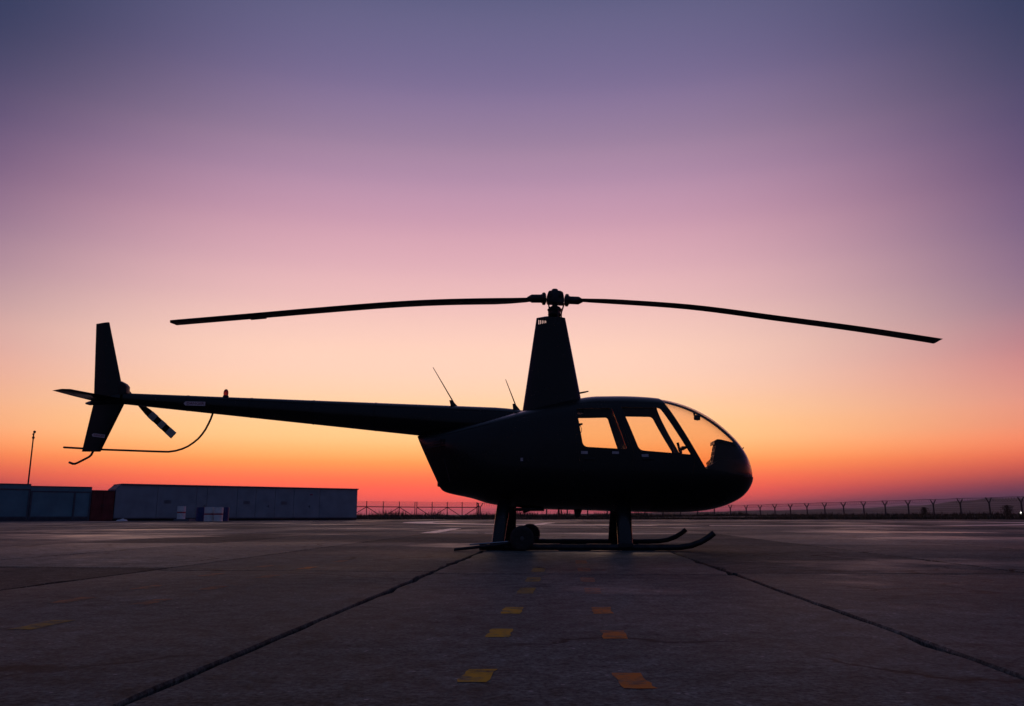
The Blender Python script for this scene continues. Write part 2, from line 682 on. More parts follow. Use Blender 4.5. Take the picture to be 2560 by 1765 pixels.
variants = []
for i in range(7):
    me = bpy.data.meshes.new('slab')
    b = slab_mesh(i + 3)
    me.from_pydata(b.v, [], b.f)
    finish(me, 25)
    me.materials.append(M['conc'])
    variants.append(me)
rnd = random.Random(11)
far = MB()
lo = slab_mesh(99, True)
stag = {}
nslab = 0
for k in range(-46, 60):
    u = -0.93 - SW / 2 + SW * k
    stag[k] = {0: 0.20, 1: 0.0, 2: 0.18}.get(k, rnd.uniform(-0.35, 0.5))
    for r in range(-2, 14):
        v = 5.66 - SLN / 2 + SLN * r + stag[k]
        x, y = apron_pt(u, v)
        if y + 3 > APRON_BACK + 1 and r > 11:
            continue
        lim = 0.66 * max(y + 3, 0) + 2.2
        z = rnd.uniform(-0.003, 0.0) if y > 16 else 0.0
        rot = -AL + rnd.uniform(-0.0015, 0.0015) + (math.pi if rnd.random() < 0.5 else 0)
        if -2 < y < 50 and abs(x) < lim and nslab < 296:
            o = bpy.data.objects.new('slab', rnd.choice(variants))
            COL.objects.link(o)
            o.parent = apron
            o.location = (x, y, z)
            o.rotation_euler = (0, 0, rot)
            nslab += 1
        elif y > -14 and abs(x) < 0.75 * max(y, 0) + 14:
            c, s = math.cos(rot), math.sin(rot)
            far.add([(x + a * c - b * s, y + a * s + b * c, q + z) for a, b, q in lo.v], lo.f)
struct(obj('distant_slabs', far, 'conc', apron), 'stuff')

# painted marks on the apron


def patch(name, m, pts, z=0.0012, jag=0.004, parent=apron, seed=1):
    rnd = random.Random(seed)
    out = []
    n = len(pts)
    for i in range(n):
        a, b = Vector(pts[i]), Vector(pts[(i + 1) % n])
        k = max(2, int((b - a).length / 0.03)) if (b - a).length < 2 else max(2, int((b - a).length / 0.25))
        for j in range(k):
            p = a.lerp(b, j / k)
            out.append((p.x + rnd.uniform(-jag, jag), p.y + rnd.uniform(-jag, jag)))
    b = MB()
    n = len(out)
    b.add([(x, y, z) for x, y in out], [tuple(range(n))])
    return obj(name, b, m, parent)


def dash(x, y, w, l, m, seed, skew=0.0):
    d = SL + skew
    patch('painted_dash', m, [(x - w / 2 - d * l / 2, y - l / 2), (x + w / 2 - d * l / 2, y - l / 2), (x + w / 2 + d * l / 2, y + l / 2), (x - w / 2 + d * l / 2, y + l / 2)], seed=seed)


for i, (x, y, l) in enumerate([(-0.085, 2.12, 0.17), (-0.04, 2.86, 0.20), (0.0, 3.52, 0.24), (0.075, 4.42, 0.34), (0.13, 5.17, 0.34), (0.19, 6.06, 0.4)]):
    dash(x, y, 0.072 + 0.004 * i, l, 'yellow' if i < 3 else 'yellowfaded', 20 + i, 0.05 if i == 0 else 0)
for i, (x, y, l) in enumerate([(0.285, 2.06, 0.19), (0.335, 2.82, 0.19), (0.37, 3.52, 0.24), (0.42, 4.42, 0.34), (0.46, 5.17, 0.34), (0.52, 6.1, 0.4), (0.58, 7.09, 0.5)]):
    dash(x, y, 0.072 + 0.004 * i, l, 'orange' if i < 3 else 'faded', 40 + i, -0.12 if i == 0 else 0)
for i, (x, y, m) in enumerate([(-1.68, 3.07, 'yellowfaded'), (-2.03, 3.94, 'faded'), (-1.63, 3.86, 'faded'), (-1.98, 4.63, 'faded'), (-1.61, 4.58, 'faded'),
                               (-1.98, 5.58, 'faded'), (-1.56, 5.44, 'faded'), (-1.52, 6.29, 'orange'), (-1.9, 6.5, 'faded'), (-1.46, 7.2, 'faded')]):
    dash(x, y, 0.085, 0.26, m, 60 + i)
# white bars, thin cross line and worn landing circle
patch('painted_bar', 'white', [(-2.02, 18.4), (-1.66, 18.4), (-1.50, 25.0), (-1.83, 25.0)], jag=0.02, seed=5)
patch('painted_line', 'white', [(-1.62, 18.45), (-0.75, 18.45), (-0.75, 18.66), (-1.62, 18.66)], jag=0.02, seed=6)
patch('painted_bar', 'white', [(0.42, 32.0), (0.85, 32.0), (2.3, 44.0), (1.75, 44.0)], jag=0.03, seed=7)
patch('painted_line', 'whitefaded', [(0.9, 27.3), (6.2, 27.0), (6.2, 27.5), (0.9, 27.8)], jag=0.03, seed=8)
patch('painted_line', 'whitefaded', [(-0.6, 18.2), (3.6, 18.0), (3.6, 18.25), (-0.6, 18.5)], jag=0.03, seed=9)


def arc(cx, cy, r0, r1, a0, a1, m, n=64, z=0.003):
    b = MB()
    v, f = [], []
    for i in range(n + 1):
        a = R(a0 + (a1 - a0) * i / n)
        v += [(cx + r0 * math.cos(a), cy + r0 * math.sin(a), z), (cx + r1 * math.cos(a), cy + r1 * math.sin(a), z)]
        if i:
            f.append((2 * i - 2, 2 * i - 1, 2 * i + 1, 2 * i))
    b.add(v, f)
    return obj('painted_circle', b, m, apron)


arc(11, 47, 15.4, 17.0, -70, 250, 'white')
arc(11, 47, 15.4, 17.0, -103, -76, 'whitefaded')
patch('painted_line', 'whitefaded', [(-26, 38.0), (-16, 37.0), (-16, 37.5), (-26, 38.6)], jag=0.03, seed=12)

# ================================================================== GRASS BELT AND HILLS
rnd = random.Random(5)
FENCE_GATE = [(-28.5, 119.5), (-15.0, 128.0), (-5.35, 131.0)]
CORNER = (44.9, 160.0)
RIGHT_END = (66.3, 88.6)


def verge_z(x, y):
    return 0.02 + max(0, min(1, (x - 20) / 40)) * 0.34 * max(0, min(1, (y - 82) / 12)) + 0.03 * math.sin(x * 0.7) * math.sin(y * 0.4)


b = MB()
xs = [-60 + 2.5 * i for i in range(68)]
ys = [APRON_BACK + 0.3 + 3.0 * i for i in range(40)]
for j, y in enumerate(ys):
    for x in xs:
        b.v.append((x, y, (verge_z(x, y) if j else -0.09)))
for j in range(len(ys) - 1):
    for i in range(len(xs) - 1):
        b.f.append((j * len(xs) + i, j * len(xs) + i + 1, (j + 1) * len(xs) + i + 1, (j + 1) * len(xs) + i))
struct(obj('verge', b, 'soil', None, 40))


def tuft(b, x, y, z, h, w):
    a = rnd.uniform(0, 6.28)
    lx, ly = rnd.gauss(0, 0.22) * h, rnd.gauss(0, 0.22) * h
    c, s = math.cos(a) * w, math.sin(a) * w
    o = len(b.v)
    b.v += [(x - c, y - s, z), (x + c, y + s, z), (x + lx * 0.4 + c * 0.7, y + ly * 0.4 + s * 0.7, z + h * 0.55), (x + lx * 0.4 - c * 0.7, y + ly * 0.4 - s * 0.7, z + h * 0.55), (x + lx, y + ly, z + h)]
    b.f += [(o, o + 1, o + 2, o + 3), (o + 3, o + 2, o + 4)]


b = MB()
for i in range(26000):      # short dry grass along the back of the apron
    y = APRON_BACK + 0.4 + abs(rnd.gauss(0, 9))
    x = rnd.uniform(-0.72, 0.74) * y
    if x < -0.19 * y:
        continue
    tuft(b, x, y, verge_z(x, y) - 0.02, rnd.uniform(0.08, 0.30) * (1.25 if x > 25 else 0.8), rnd.uniform(0.02, 0.05))
for i in range(15000):      # along the fence foot
    t = rnd.random()
    if rnd.random() < 0.5:
        ax, ay, bx, by = -5, 131, *CORNER
    else:
        ax, ay, bx, by = *CORNER, 75.0, 60.0
    x = ax + (bx - ax) * t + rnd.gauss(0, 1.6)
    y = ay + (by - ay) * t + rnd.gauss(0, 1.6)
    if y < APRON_BACK + 0.6:
        continue
    tuft(b, x, y, verge_z(x, y) - 0.02, min(0.75, rnd.lognormvariate(-1.3, 0.45)), rnd.uniform(0.02, 0.05))
struct(obj('verge_grass', b, 'grass'), 'stuff')
b = MB()
for i in range(9000):       # tall weeds behind the gate and the near part of the fence
    x = rnd.uniform(-34, 46)
    y = 134 + 0.55 * max(0, x) + abs(rnd.gauss(0, 5)) + (0 if x > -4 else x * 0.25)
    h = rnd.lognormvariate(-0.55, 0.36) * (1.0 + 0.3 * math.sin(x * 0.9) + 0.25 * math.sin(x * 0.31 + 1))
    tuft(b, x, y, 0.0, max(0.15, min(1.5, h)), rnd.uniform(0.02, 0.045))
struct(obj('tall_weeds', b, 'grass'), 'stuff')


def ridge(name, pts, D, depth):
    """pts: (x, height) along a ridge at distance D; slopes down to both sides"""
    b = MB()
    rr = random.Random(3)
    n = 160
    x0, x1 = pts[0][0], pts[-1][0]
    prof = [(-0.9, 0.0), (-0.5, 0.35), (-0.2, 0.75), (0, 1.0), (0.4, 0.7), (1.0, 0.0)]
    for i in range(n + 1):
        x = x0 + (x1 - x0) * i / n
        for a, c in zip(pts[:-1], pts[1:]):
            if a[0] <= x <= c[0]:
                t = (x - a[0]) / (c[0] - a[0])
                t = t * t * (3 - 2 * t)
                h = a[1] + (c[1] - a[1]) * t
        h *= 1 + 0.025 * math.sin(x * 0.021) + 0.02 * math.sin(x * 0.057 + 1) + rr.uniform(-0.012, 0.012)
        for q, k in prof:
            b.v.append((x, D + q * depth + 60 * math.sin(x * 0.004) * (1 - k), -1 + h * k))
    m = len(prof)
    for i in range(n):
        for j in range(m - 1):
            b.f.append((i * m + j, (i + 1) * m + j, (i + 1) * m + j + 1, i * m + j + 1))
    return struct(obj(name, b, 'hill', None, 60))


ridge('hills', [(-900, 2), (200, 4), (700, 14), (1000, 20), (1300, 27), (1600, 38), (1780, 58), (1950, 68), (2100, 70), (2350, 64), (2800, 60)], 3300, 700)
ridge('near_hills', [(-300, 1), (300, 5), (600, 12), (900, 15), (1150, 19), (1500, 22)], 1900, 400)

# ================================================================== SHED ROW ON THE LEFT
D2 = Vector((0.785, 0.62))
N2 = Vector((-0.62, 0.785))


def row_loc(s, d=0, z=0):
    return (-28.6 + D2.x * s + N2.x * d, 60 + D2.y * s + N2.y * d, z)


ROT = math.atan2(D2.y, D2.x)

# long storage building
t = thing('storage_building', row_loc(0), 'long low grey-blue flat-roofed metal storage building behind the drums', 'building', rz=ROT)
Lb, Hb = 19.4, 2.63
b = MB()
b.add([(0, 0.06, 0.12), (Lb, 0.06, 0.12), (Lb, 2.4, 0.12), (0, 2.4, 0.12), (0, 0.06, Hb - 0.38), (0.36, 0.06, Hb - 0.04), (Lb, 0.06, Hb - 0.04), (Lb, 2.4, Hb - 0.04), (0.36, 2.4, Hb - 0.04), (0, 2.4, Hb - 0.38)],
      [(0, 3, 2, 1), (0, 1, 6, 5, 4), (1, 2, 7, 6), (2, 3, 9, 8, 7), (3, 0, 4, 9), (5, 6, 7, 8), (4, 5, 8, 9)])
obj('wall_core', b, 'walltrim', t)
seams = [0, 2.9, 5.75, 6.55, 8.9, 10.4, 12.0, 13.6, 15.9, 19.4]
for i in range(len(seams) - 1):
    x0, x1 = seams[i] + 0.012, seams[i + 1] - 0.012
    b = MB()
    if i == 0:
        b.add([(x0, 0, 0.2), (x1, 0, 0.2), (x1, 0, Hb - 0.09), (0.37, 0, Hb - 0.09), (x0, 0, Hb - 0.43), (x0, 0.05, 0.2), (x1, 0.05, 0.2), (x1, 0.05, Hb - 0.09), (0.37, 0.05, Hb - 0.09), (x0, 0.05, Hb - 0.43)],
              [(0, 1, 2, 3, 4), (9, 8, 7, 6, 5), (0, 5, 6, 1), (1, 6, 7, 2), (2, 7, 8, 3), (3, 8, 9, 4), (4, 9, 5, 0)])
    else:
        b.box((x0, 0, 0.2), (x1, 0.05, Hb - 0.09))
    p = obj('wall_panel', b, 'wall', t)
    nr = int((x1 - x0) / 0.24)
    if i in (2, 5, 7):
        c = (x0 + x1) / 2
        h = MB().box((c + 0.25, -0.035, 1.0), (c + 0.29, -0.004, 1.18))
        h.box((c + 0.12, -0.03, 1.08), (c + 0.25, -0.008, 1.11))
        obj('handle', h, 'walltrim', p)
    if i in (1, 4, 6):
        h = MB()
        for k in range(5):
            h.box((x0 + 0.5, -0.02, 1.25 + 0.05 * k), (x0 + 1.0, -0.003, 1.275 + 0.05 * k))
        obj('vent', h, 'walltrim', p)
b = MB().box((0.36, -0.10, Hb - 0.085), (Lb + 0.04, -0.003, Hb + 0.01)).box((0.36, 0.0, Hb - 0.035), (Lb + 0.04, 2.45, Hb + 0.013))
obj('roof_edge', b, 'walltrim', t)
b = MB().box((0.0, 0.02, -0.05), (Lb, 2.3, 0.115))
obj('plinth', b, 'dirt', t)
b = MB().box((Lb - 4.4, -0.012, 2.02), (Lb - 4.15, -0.003, 2.1))
obj('wall_plate', b, 'redtext', t)

# red shed
t = thing('red_shed', row_loc(-1.55), 'dark red sheet-metal shed between the teal sheds and the grey-blue building', 'shed', rz=ROT)
obj('body', MB().box((0.0, 0.06, -0.05), (1.52, 2.4, 2.08)), 'redpaint', t)
for k in range(2):
    d_ = obj('door', MB().box((0.03 + k * 0.74, 0.0, 0.06), (0.75 + k * 0.74, 0.055, 2.0)), 'redpaint', t)
    obj('handle', MB().box((0.66 + k * 0.13, -0.03, 0.95), (0.69 + k * 0.13, -0.003, 1.15)), 'steel', d_)
obj('roof', MB().box((-0.02, -0.04, 2.085), (1.54, 2.45, 2.14)), 'tealframe', t)

# teal sheds
for s0, s1, H, lab in ((-5.35, -1.57, 2.35, 'teal sheet-metal shed with dark frame, left of the dark red shed'),
                       (-11.0, -5.37, 2.47, 'taller teal sheet-metal shed at the left edge, beside the thin mast')):
    t = thing('teal_shed', row_loc(s0), lab, 'shed', 'teal sheds in the row', rz=ROT)
    Ls = s1 - s0
    obj('core', MB().box((0.0, 0.09, -0.05), (Ls, 2.6, H - 0.03)), 'tealframe', t)
    obj('fascia', MB().box((0.0, 0.0, H - 0.32), (Ls, 0.085, H - 0.04)), 'teal', t)
    obj('roof', MB().box((-0.0, -0.06, H - 0.035), (Ls, 2.7, H + 0.01)), 'tealframe', t)
    cuts = [0, 0.78, 0.79, 1] if H < 2.4 else [0, 0.33, 0.66, 1]
    cuts = [0, 0.72 * Ls, Ls] if H < 2.4 else [0, 1.9, 3.75, Ls]
    for i in range(len(cuts) - 1):
        x0, x1 = cuts[i] + 0.07, cuts[i + 1] - 0.07
        obj('wall_panel', MB().box((x0, 0.03, 0.3), (x1, 0.085, H - 0.42)), 'teal', t)
    for c in cuts:
        c = min(max(c, 0.06), Ls - 0.06)
        obj('frame_post', MB().box((c - 0.055, -0.004, -0.05), (c + 0.055, 0.084, H - 0.325)), 'tealframe', t)
    obj('sill', MB().box((0.12, 0.004, 0.18), (Ls - 0.12, 0.083, 0.295)), 'tealframe', t)
    obj('lintel', MB().box((0.12, 0.004, H - 0.415), (Ls - 0.12, 0.082, H - 0.325)), 'tealframe', t)

# mast
mx, my, _ = row_loc(-5.5, 0.5)
t = thing('mast', (mx, my, 0), 'thin tall mast with small fittings at its tip, beside the teal sheds', 'mast')
obj('pole', MB().tube([(0, 0, 0), (0, 0, 3), (0, 0, 6.0)], [0.055, 0.05, 0.04], 10), 'steel', t, 40)
obj('clamp', MB().lathe([(0.04, 0), (0.085, 0.04), (0.085, 0.14), (0.04, 0.18)], (0, 0, 5.58), n=12), 'steel', t, 40)
obj('lamp_head', MB().lathe([(0.03, 0), (0.085, 0.03), (0.09, 0.11), (0.04, 0.15), (0.0, 0.16)], (0.04, 0, 6.0), n=12).lathe([(0.03, 0), (0.07, 0.03), (0.07, 0.1), (0.0, 0.13)], (-0.02, 0, 5.84), n=10), 'steel', t, 40)
obj('bracket', MB().box((-0.02, -0.02, 5.97), (0.1, 0.02, 6.01)), 'steel', t)


def drum(loc, m, label, band, group):
    t = thing('drum', loc, label, 'drum', group)
    prof = [(0.275, 0), (0.287, 0.012), (0.287, 0.03), (0.278, 0.045), (0.278, 0.29), (0.29, 0.30), (0.29, 0.315), (0.278, 0.325), (0.278, 0.57), (0.29, 0.58), (0.29, 0.595),
            (0.278, 0.605), (0.278, 0.85), (0.287, 0.865), (0.287, 0.885), (0.275, 0.892), (0.265, 0.88), (0.0, 0.878)]
    obj('shell', MB().lathe(prof, (0, 0, 0), n=28), m, t, 30)
    obj('bung', MB().lathe([(0.035, 0), (0.035, 0.02), (0.0, 0.02)], (0.15, 0.05, 0.879), n=10), 'steel', t, 30)
    if band:
        obj('red_band', MB().lathe([(0.2795, 0), (0.2815, 0.004), (0.2815, 0.086), (0.2795, 0.09)], (0, 0, 0.41), n=28), 'drumr', t, 30)
    return t


def gx(px, Y):
    return (px - 1280) / 2050 / 1.0194 * Y


drum((gx(453, 59.0), 59.0, 0.12), 'drumw', 'white drum with a red band standing alone before the grey-blue building', True, 'drums by the storage building')
obj_step = tag(obj('step', MB().hexa([(gx(434, 58.4), 58.4, -0.05), (gx(474, 58.4), 58.4, -0.05), (gx(474, 58.4), 59.6, -0.05), (gx(434, 58.4), 59.6, -0.05), (gx(434, 58.4) + 0.02, 58.42, 0.12), (gx(474, 58.4) - 0.02, 58.42, 0.12), (gx(474, 58.4) - 0.02, 59.58, 0.12), (gx(434, 58.4) + 0.02, 59.58, 0.12)]), 'walltrim', None, 0, 0.01),
               'low dark concrete step under the lone white drum', 'step')
drum((gx(522, 53.2), 53.2, 0), 'drumw', 'left of the two white red-banded drums standing side by side', True, 'drums by the storage building')
drum((gx(546, 53.2), 53.2, 0), 'drumw', 'right of the two white red-banded drums standing side by side', True, 'drums by the storage building')
drum((gx(501.5, 54.0), 54.0, 0), 'drumb', 'blue drum left of the pair of white drums', False, 'drums by the storage building')
drum((gx(561, 54.0), 54.0, 0), 'drumb', 'blue drum right of the pair of white drums', False, 'drums by the storage building')

# crumpled white sheet
rnd = random.Random(8)
b = MB()
for j in range(7):
    for i in range(9):
        e = min(i, 8 - i, j, 6 - j)
        b.v.append((gx(302, 55) - 0.3 + 0.075 * i + rnd.uniform(-0.03, 0.03), 55 + 0.07 * j + rnd.uniform(-0.02, 0.02), 0.015 + (0.05 + 0.12 * rnd.random()) * min(e, 2) / 2))
for j in range(6):
    for i in range(8):
        b.f.append((j * 9 + i, j * 9 + i + 1, (j + 1) * 9 + i + 1, (j + 1) * 9 + i))
tag(obj('plastic_sheet', b, 'sheet', None, 60), 'small crumpled white plastic sheet lying before the red shed', 'sheet')

# ================================================================== GATE AND FENCE


def lerp2(a, b, t):
    return (a[0] + (b[0] - a[0]) * t, a[1] + (b[1] - a[1]) * t)


def gate_leaf(a, b_, n, flip, label):
    t = thing('gate_leaf', (*a, 0), label, 'gate', 'gate leaves')
    dx, dy = b_[0] - a[0], b_[1] - a[1]
    P = lambda k, z: (dx * k / n, dy * k / n, z)
    for k in range(n + 1):
        obj('upright', MB().tube([P(k, 0.03), P(k, 2.4)], 0.06, 8), 'gate', t, 40)
    obj('top_rail', MB().tube([P(0, 1.6), P(n, 1.6)], 0.065, 8), 'gate', t, 40)
    obj('bottom_rail', MB().tube([P(0, 0.1), P(n, 0.1)], 0.05, 8), 'gate', t, 40)
    for k in range(n):
        up = (k % 2 == 0) != flip
        z0, z1 = (0.12, 1.58) if up else (1.58, 0.12)
        obj('brace', MB().tube([P(k, z0), P(k + 1, z1)], 0.052, 8), 'gate', t, 40)
    for z in (1.8, 2.0, 2.18, 2.34):
        obj('barbed_wire', MB().tube([P(0, z), P(n, z)], 0.012, 4), 'wire', t)
    return t


gate_leaf(lerp2((gx(873, 119.8), 119.8), (gx(1037, 127.2), 127.2), 0), (gx(1037, 127.2), 127.2), 4, False, 'gate leaf nearer the storage building, steel frame with diagonal braces')
gate_leaf((gx(1041.5, 127.4), 127.4), (gx(1192, 131.0), 131.0), 4, True, 'gate leaf nearer the helicopter tail, steel frame with diagonal braces')
gp = thing('gate_post', (gx(1195.5, 131.1), 131.1, 0), 'thick dark gate post at the right end of the gate', 'post')
obj('shaft', MB().box((-0.1, -0.1, -0.05), (0.1, 0.1, 2.28)), 'gate', gp, 0, 0.01)
for z_ in (0.5, 1.6):
    obj('hinge', MB().lathe([(0.06, 0), (0.06, 0.2)], (-0.13, 0, z_), n=10), 'steel', gp, 40)


def fence(a, b_, n, label, skip_first=False, z1=0.0, arm_dir=None, first_wide=False):
    t = thing('perimeter_fence', (*a, 0), label, 'fence', 'perimeter fence runs')
    dx, dy = b_[0] - a[0], b_[1] - a[1]
    ln = math.hypot(dx, dy)
    px, py = -dy / ln, dx / ln
    if arm_dir:
        px, py = arm_dir
    rr = random.Random(n)
    base = lambda k: (dx * k / n, dy * k / n, z1 * k / n)
    rnd_post = None
    for k in range(1 if skip_first else 0, n + 1):
        x, y, z = base(k)
        qx, qy = (1, 0) if (first_wide and k == 0) else (px, py)
        lean = rr.uniform(-0.03, 0.03)
        b = MB().tube([(x, y, z - 0.1), (x + lean, y, z + 1.62)], [0.115, 0.10], 8)
        p = obj('post', b, 'post', t, 40)
        for s in (-1, 1):
            h = 0.66 + rr.uniform(-0.03, 0.03)
            obj('arm', MB().tube([(x + lean, y, z + 1.55), (x + lean + s * qx * 0.47, y + s * qy * 0.47, z + 1.62 + h)], [0.085, 0.065], 6), 'post', p, 40)
    # strands
    for z in [0.25, 0.5, 0.75, 1.0, 1.25, 1.5]:
        obj('strand', MB().tube([(0, 0, z), (dx, dy, z + z1)], 0.009, 4), 'wire', t)
    for s in (-1, 1):
        obj('strand', MB().tube([(s * px * 0.45, s * py * 0.45, 2.26), (dx + s * px * 0.45, dy + s * py * 0.45, 2.26 + z1)], 0.009, 4), 'wire', t)
    # razor coil lying in the forks
    pts = []
    turns = int(ln / 0.42)
    for i in range(turns * 10 + 1):
        k = i / (turns * 10)
        a_ = 2 * math.pi * i / 10
        rad = 0.27 + 0.05 * math.sin(i * 0.037)
        pts.append((dx * k + px * rad * math.cos(a_), dy * k + py * rad * math.cos(a_), 2.06 + z1 * k + rad * math.sin(a_)))
    obj('razor_coil', MB().tube(pts, 0.014, 3), 'wire', t)
    return t


fence((gx(1200.5, 131.4), 131.4), CORNER, 14, 'fence run with Y posts and razor coil behind the helicopter, from gate to far corner', first_wide=True)
fence(CORNER, RIGHT_END, 16, 'fence run with Y posts and razor coil, right of the helicopter nose', skip_first=True, z1=0.42)

# distant lit lamp near the right edge
lx, ly = gx(2553, 120), 120
t = thing('field_light', (lx, ly, 0.2), 'small lit white field light at the right edge under the fence', 'light')
obj('stand', MB().tube([(0, 0, -0.1), (0, 0, 0.42)], 0.03, 8), 'steel', t, 40)
obj('housing', MB().lathe([(0.0, 0.16), (0.09, 0.15), (0.15, 0.0), (0.15, -0.05)], (0, 0, 0.52), (0, 1, 0), 16), 'steel', t, 40)
obj('lens', MB().lathe([(0.135, 0), (0.12, -0.02), (0.0, -0.045)], (0, -0.045, 0.52), (0, 1, 0), 16), 'lampglow', t, 40)

# two low bushes behind the right fence
rnd = random.Random(21)
for i, (px_, Y, w, h, lab) in enumerate(((2312, 135, 1.5, 1.35, 'left of the two low dark bushes behind the right fence'), (2520, 118, 1.9, 1.5, 'low dark bush behind the fence near the right edge, by the lit light'))):
    t = thing('bush', (gx(px_, Y), Y, verge_z(gx(px_, Y), Y)), lab, 'bush', 'bushes behind the fence')
    st = MB()
    for k in range(9):
        a = rnd.uniform(0, 6.28)
        st.tube([(0.1 * math.cos(a), 0.1 * math.sin(a), -0.05), (w * 0.3 * math.cos(a), w * 0.3 * math.sin(a), h * rnd.uniform(0.5, 0.8))], [0.03, 0.01], 5)
    obj('stems', st, 'grass', t)
    lf = MB()
    for k in range(900):
        a, r_, zz = rnd.uniform(0, 6.28), abs(rnd.gauss(0, 0.5)) * w * 0.5, rnd.random()
        p = Vector((r_ * math.cos(a), r_ * math.sin(a), h * (0.1 + 0.85 * zz * (1 - 0.5 * (r_ / w) ** 2))))
        q = Vector((rnd.gauss(0, 1), rnd.gauss(0, 1), rnd.gauss(0, 1))).normalized() * 0.08
        w_ = q.cross(Vector((rnd.gauss(0, 1), rnd.gauss(0, 1), rnd.gauss(0, 1)))).normalized() * 0.035
        lf.add([p - q, p + w_, p + q, p - w_], [(0, 1, 2, 3)])
    obj('leaves', lf, 'grass', t)

# ================================================================== HELICOPTER
HELI = Vector((0.565, 10.45, 0))
YAW = -AL                          # parked square to the slab joints
heli = thing('helicopter', HELI, 'dark four-seat helicopter with two-blade rotor parked on its skids on the apron', 'helicopter', rz=YAW)


def conv_body(p):
    """side-view survey (x, y off the centre plane, z), taken as if the centre plane lay square at y = 10.45, to the yawed machine"""
    x, y, z = p
    xn = x * 1.00357 / (1 + SL * x / 10.45)
    k = (10.45 - SL * (xn - 0.565)) / 10.45
    return ((xn - 0.565) / math.cos(YAW), y, 0.385 + (z - 0.385) * k)


def conv_rotor(p):                 # the rotor stands square to the view, not to the fuselage
    dx, dy = p[0] - 0.565, p[1]
    c, s = math.cos(-YAW), math.sin(-YAW)
    return (dx * c - dy * s, dx * s + dy * c, p[2])


def conv_gear(p):
    return (p[0] - 0.565 + 0.066, p[1], p[2])


CONV = conv_body

#        xt     zt     xb     zb     w     zm    nu   nl
ST = [(-1.20, 1.372, -0.910, 0.752, 0.10, 1.10, 2.6, 2.4),
      (-1.10, 1.400, -0.835, 0.668, 0.20, 1.08, 2.8, 2.5),
      (-0.79, 1.448, -0.500, 0.592, 0.40, 1.06, 3.2, 2.6),
      (-0.307, 1.560, -0.221, 0.515, 0.50, 1.04, 3.4, 2.7),
      (0.308, 1.712, 0.300, 0.464, 0.585, 1.02, 3.3, 2.8),
      (0.905, 1.846, 0.800, 0.449, 0.635, 1.00, 3.0, 2.9),
      (1.224, 1.870, 1.211, 0.434, 0.645, 0.98, 2.8, 2.9),
      (1.605, 1.866, 1.600, 0.424, 0.645, 0.96, 2.7, 2.8),
      (1.943, 1.826, 2.000, 0.419, 0.630, 0.94, 3.0, 2.7),
      (2.258, 1.728, 2.327, 0.434, 0.595, 0.92, 3.2, 2.5),
      (2.533, 1.580, 2.580, 0.478, 0.530, 0.90, 3.1, 2.35),
      (2.764, 1.392, 2.800, 0.562, 0.43, 0.89, 2.8, 2.2),
      (2.907, 1.228, 2.925, 0.651, 0.325, 0.885, 2.5, 2.1),
      (2.995, 1.071, 3.005, 0.765, 0.180, 0.885, 2.0, 2.0),
      (3.029, 0.912, 3.029, 0.872, 0.030, 0.890, 2.0, 2.0)]


def ring(st, inset=0.0, n=72, x0=None):
    xt, zt, xb, zb, w, zm, nu, nl = st
    zt2, zb2, w2 = zt - inset, zb + inset, w - inset
    out = []
    for k in range(n):
        a = 2 * math.pi * (k + 0.5) / n
        c, s_ = math.cos(a), math.sin(a)
        e = 2 / (nu if s_ >= 0 else nl)
        y = w2 * math.copysign(abs(c) ** e, c)
        h = (zt2 - zm) if s_ >= 0 else (zm - zb2)
        z = zm + h * math.copysign(abs(s_) ** e, s_)
        x = xb + (xt - xb) * (z - zb) / max(1e-4, (zt - zb))
        if inset:
            x -= max(0, (x - 2.2)) / 0.83 * inset
        out.append((x, y, z))
    return out


def body_rings(inset=0.0, t0=0.0, t1=14.0, step=6):
    k0, k1 = int(t0 * step), int(t1 * step)
    return [ring(catmull(ST, k / step), inset) for k in range(k0, k1 + 1)]


outer = raw(MB().loft(body_rings()))
inner = raw(MB().loft(body_rings(0.026, 4.7, 13.2)))
inner.polygons.foreach_set('material_index', [1] * len(inner.polygons))
for m_ in (outer, inner):
    m_.materials.append(M['paint'])
    m_.materials.append(M['lining'])
shell = boolean(outer, inner, 'DIFFERENCE')
gl_in = raw(MB().loft(body_rings(0.013, 4.9, 13.4)))
gl_out = raw(MB().loft(body_rings(0.008, 4.8, 13.6)))
gshell = boolean(gl_out, gl_in, 'DIFFERENCE')

W_REAR = [(0.78, 1.66), (1.205, 1.668), (1.372, 1.158), (0.852, 1.188)]
W_FRONT = [(1.325, 1.682), (1.80, 1.674), (2.138, 1.096), (1.522, 1.145)]
D_REAR = [(0.735, 1.70), (1.235, 1.712), (1.425, 1.12), (1.46, 0.62), (0.98, 0.60), (0.78, 1.1)]
D_FRONT = [(1.265, 1.715), (1.832, 1.71), (2.185, 1.07), (2.10, 0.62), (1.495, 0.62), (1.455, 1.12)]
W_SCREEN = [(1.712, 2.02), (2.311, 0.933), (2.852, 0.850), (3.2, 0.845), (3.2, 2.02)]
W_REAR, W_FRONT, D_REAR, D_FRONT, W_SCREEN = [[(x + 0.04, z) for x, z in q] for q in (W_REAR, W_FRONT, D_REAR, D_FRONT, W_SCREEN)]
Y0, Y1 = -1.2, -0.25
wr, wf = round_poly(W_REAR, (0.02, 0.035, 0.02, 0.06)), round_poly(W_FRONT, (0.02, 0.04, 0.018, 0.055))
dr, df = round_poly(D_REAR, 0.07), round_poly(D_FRONT, 0.07)
cut = MB()
for d_ in (dr, df):
    g_ = grow(d_, 0.0012)
    cut.prism(g_, Y0, Y1)
    cut.prism(g_, -Y1, -Y0)
cut.prism(W_SCREEN, -1.2, -0.017)
cut.prism(W_SCREEN, 0.017, 1.2)
doors = []
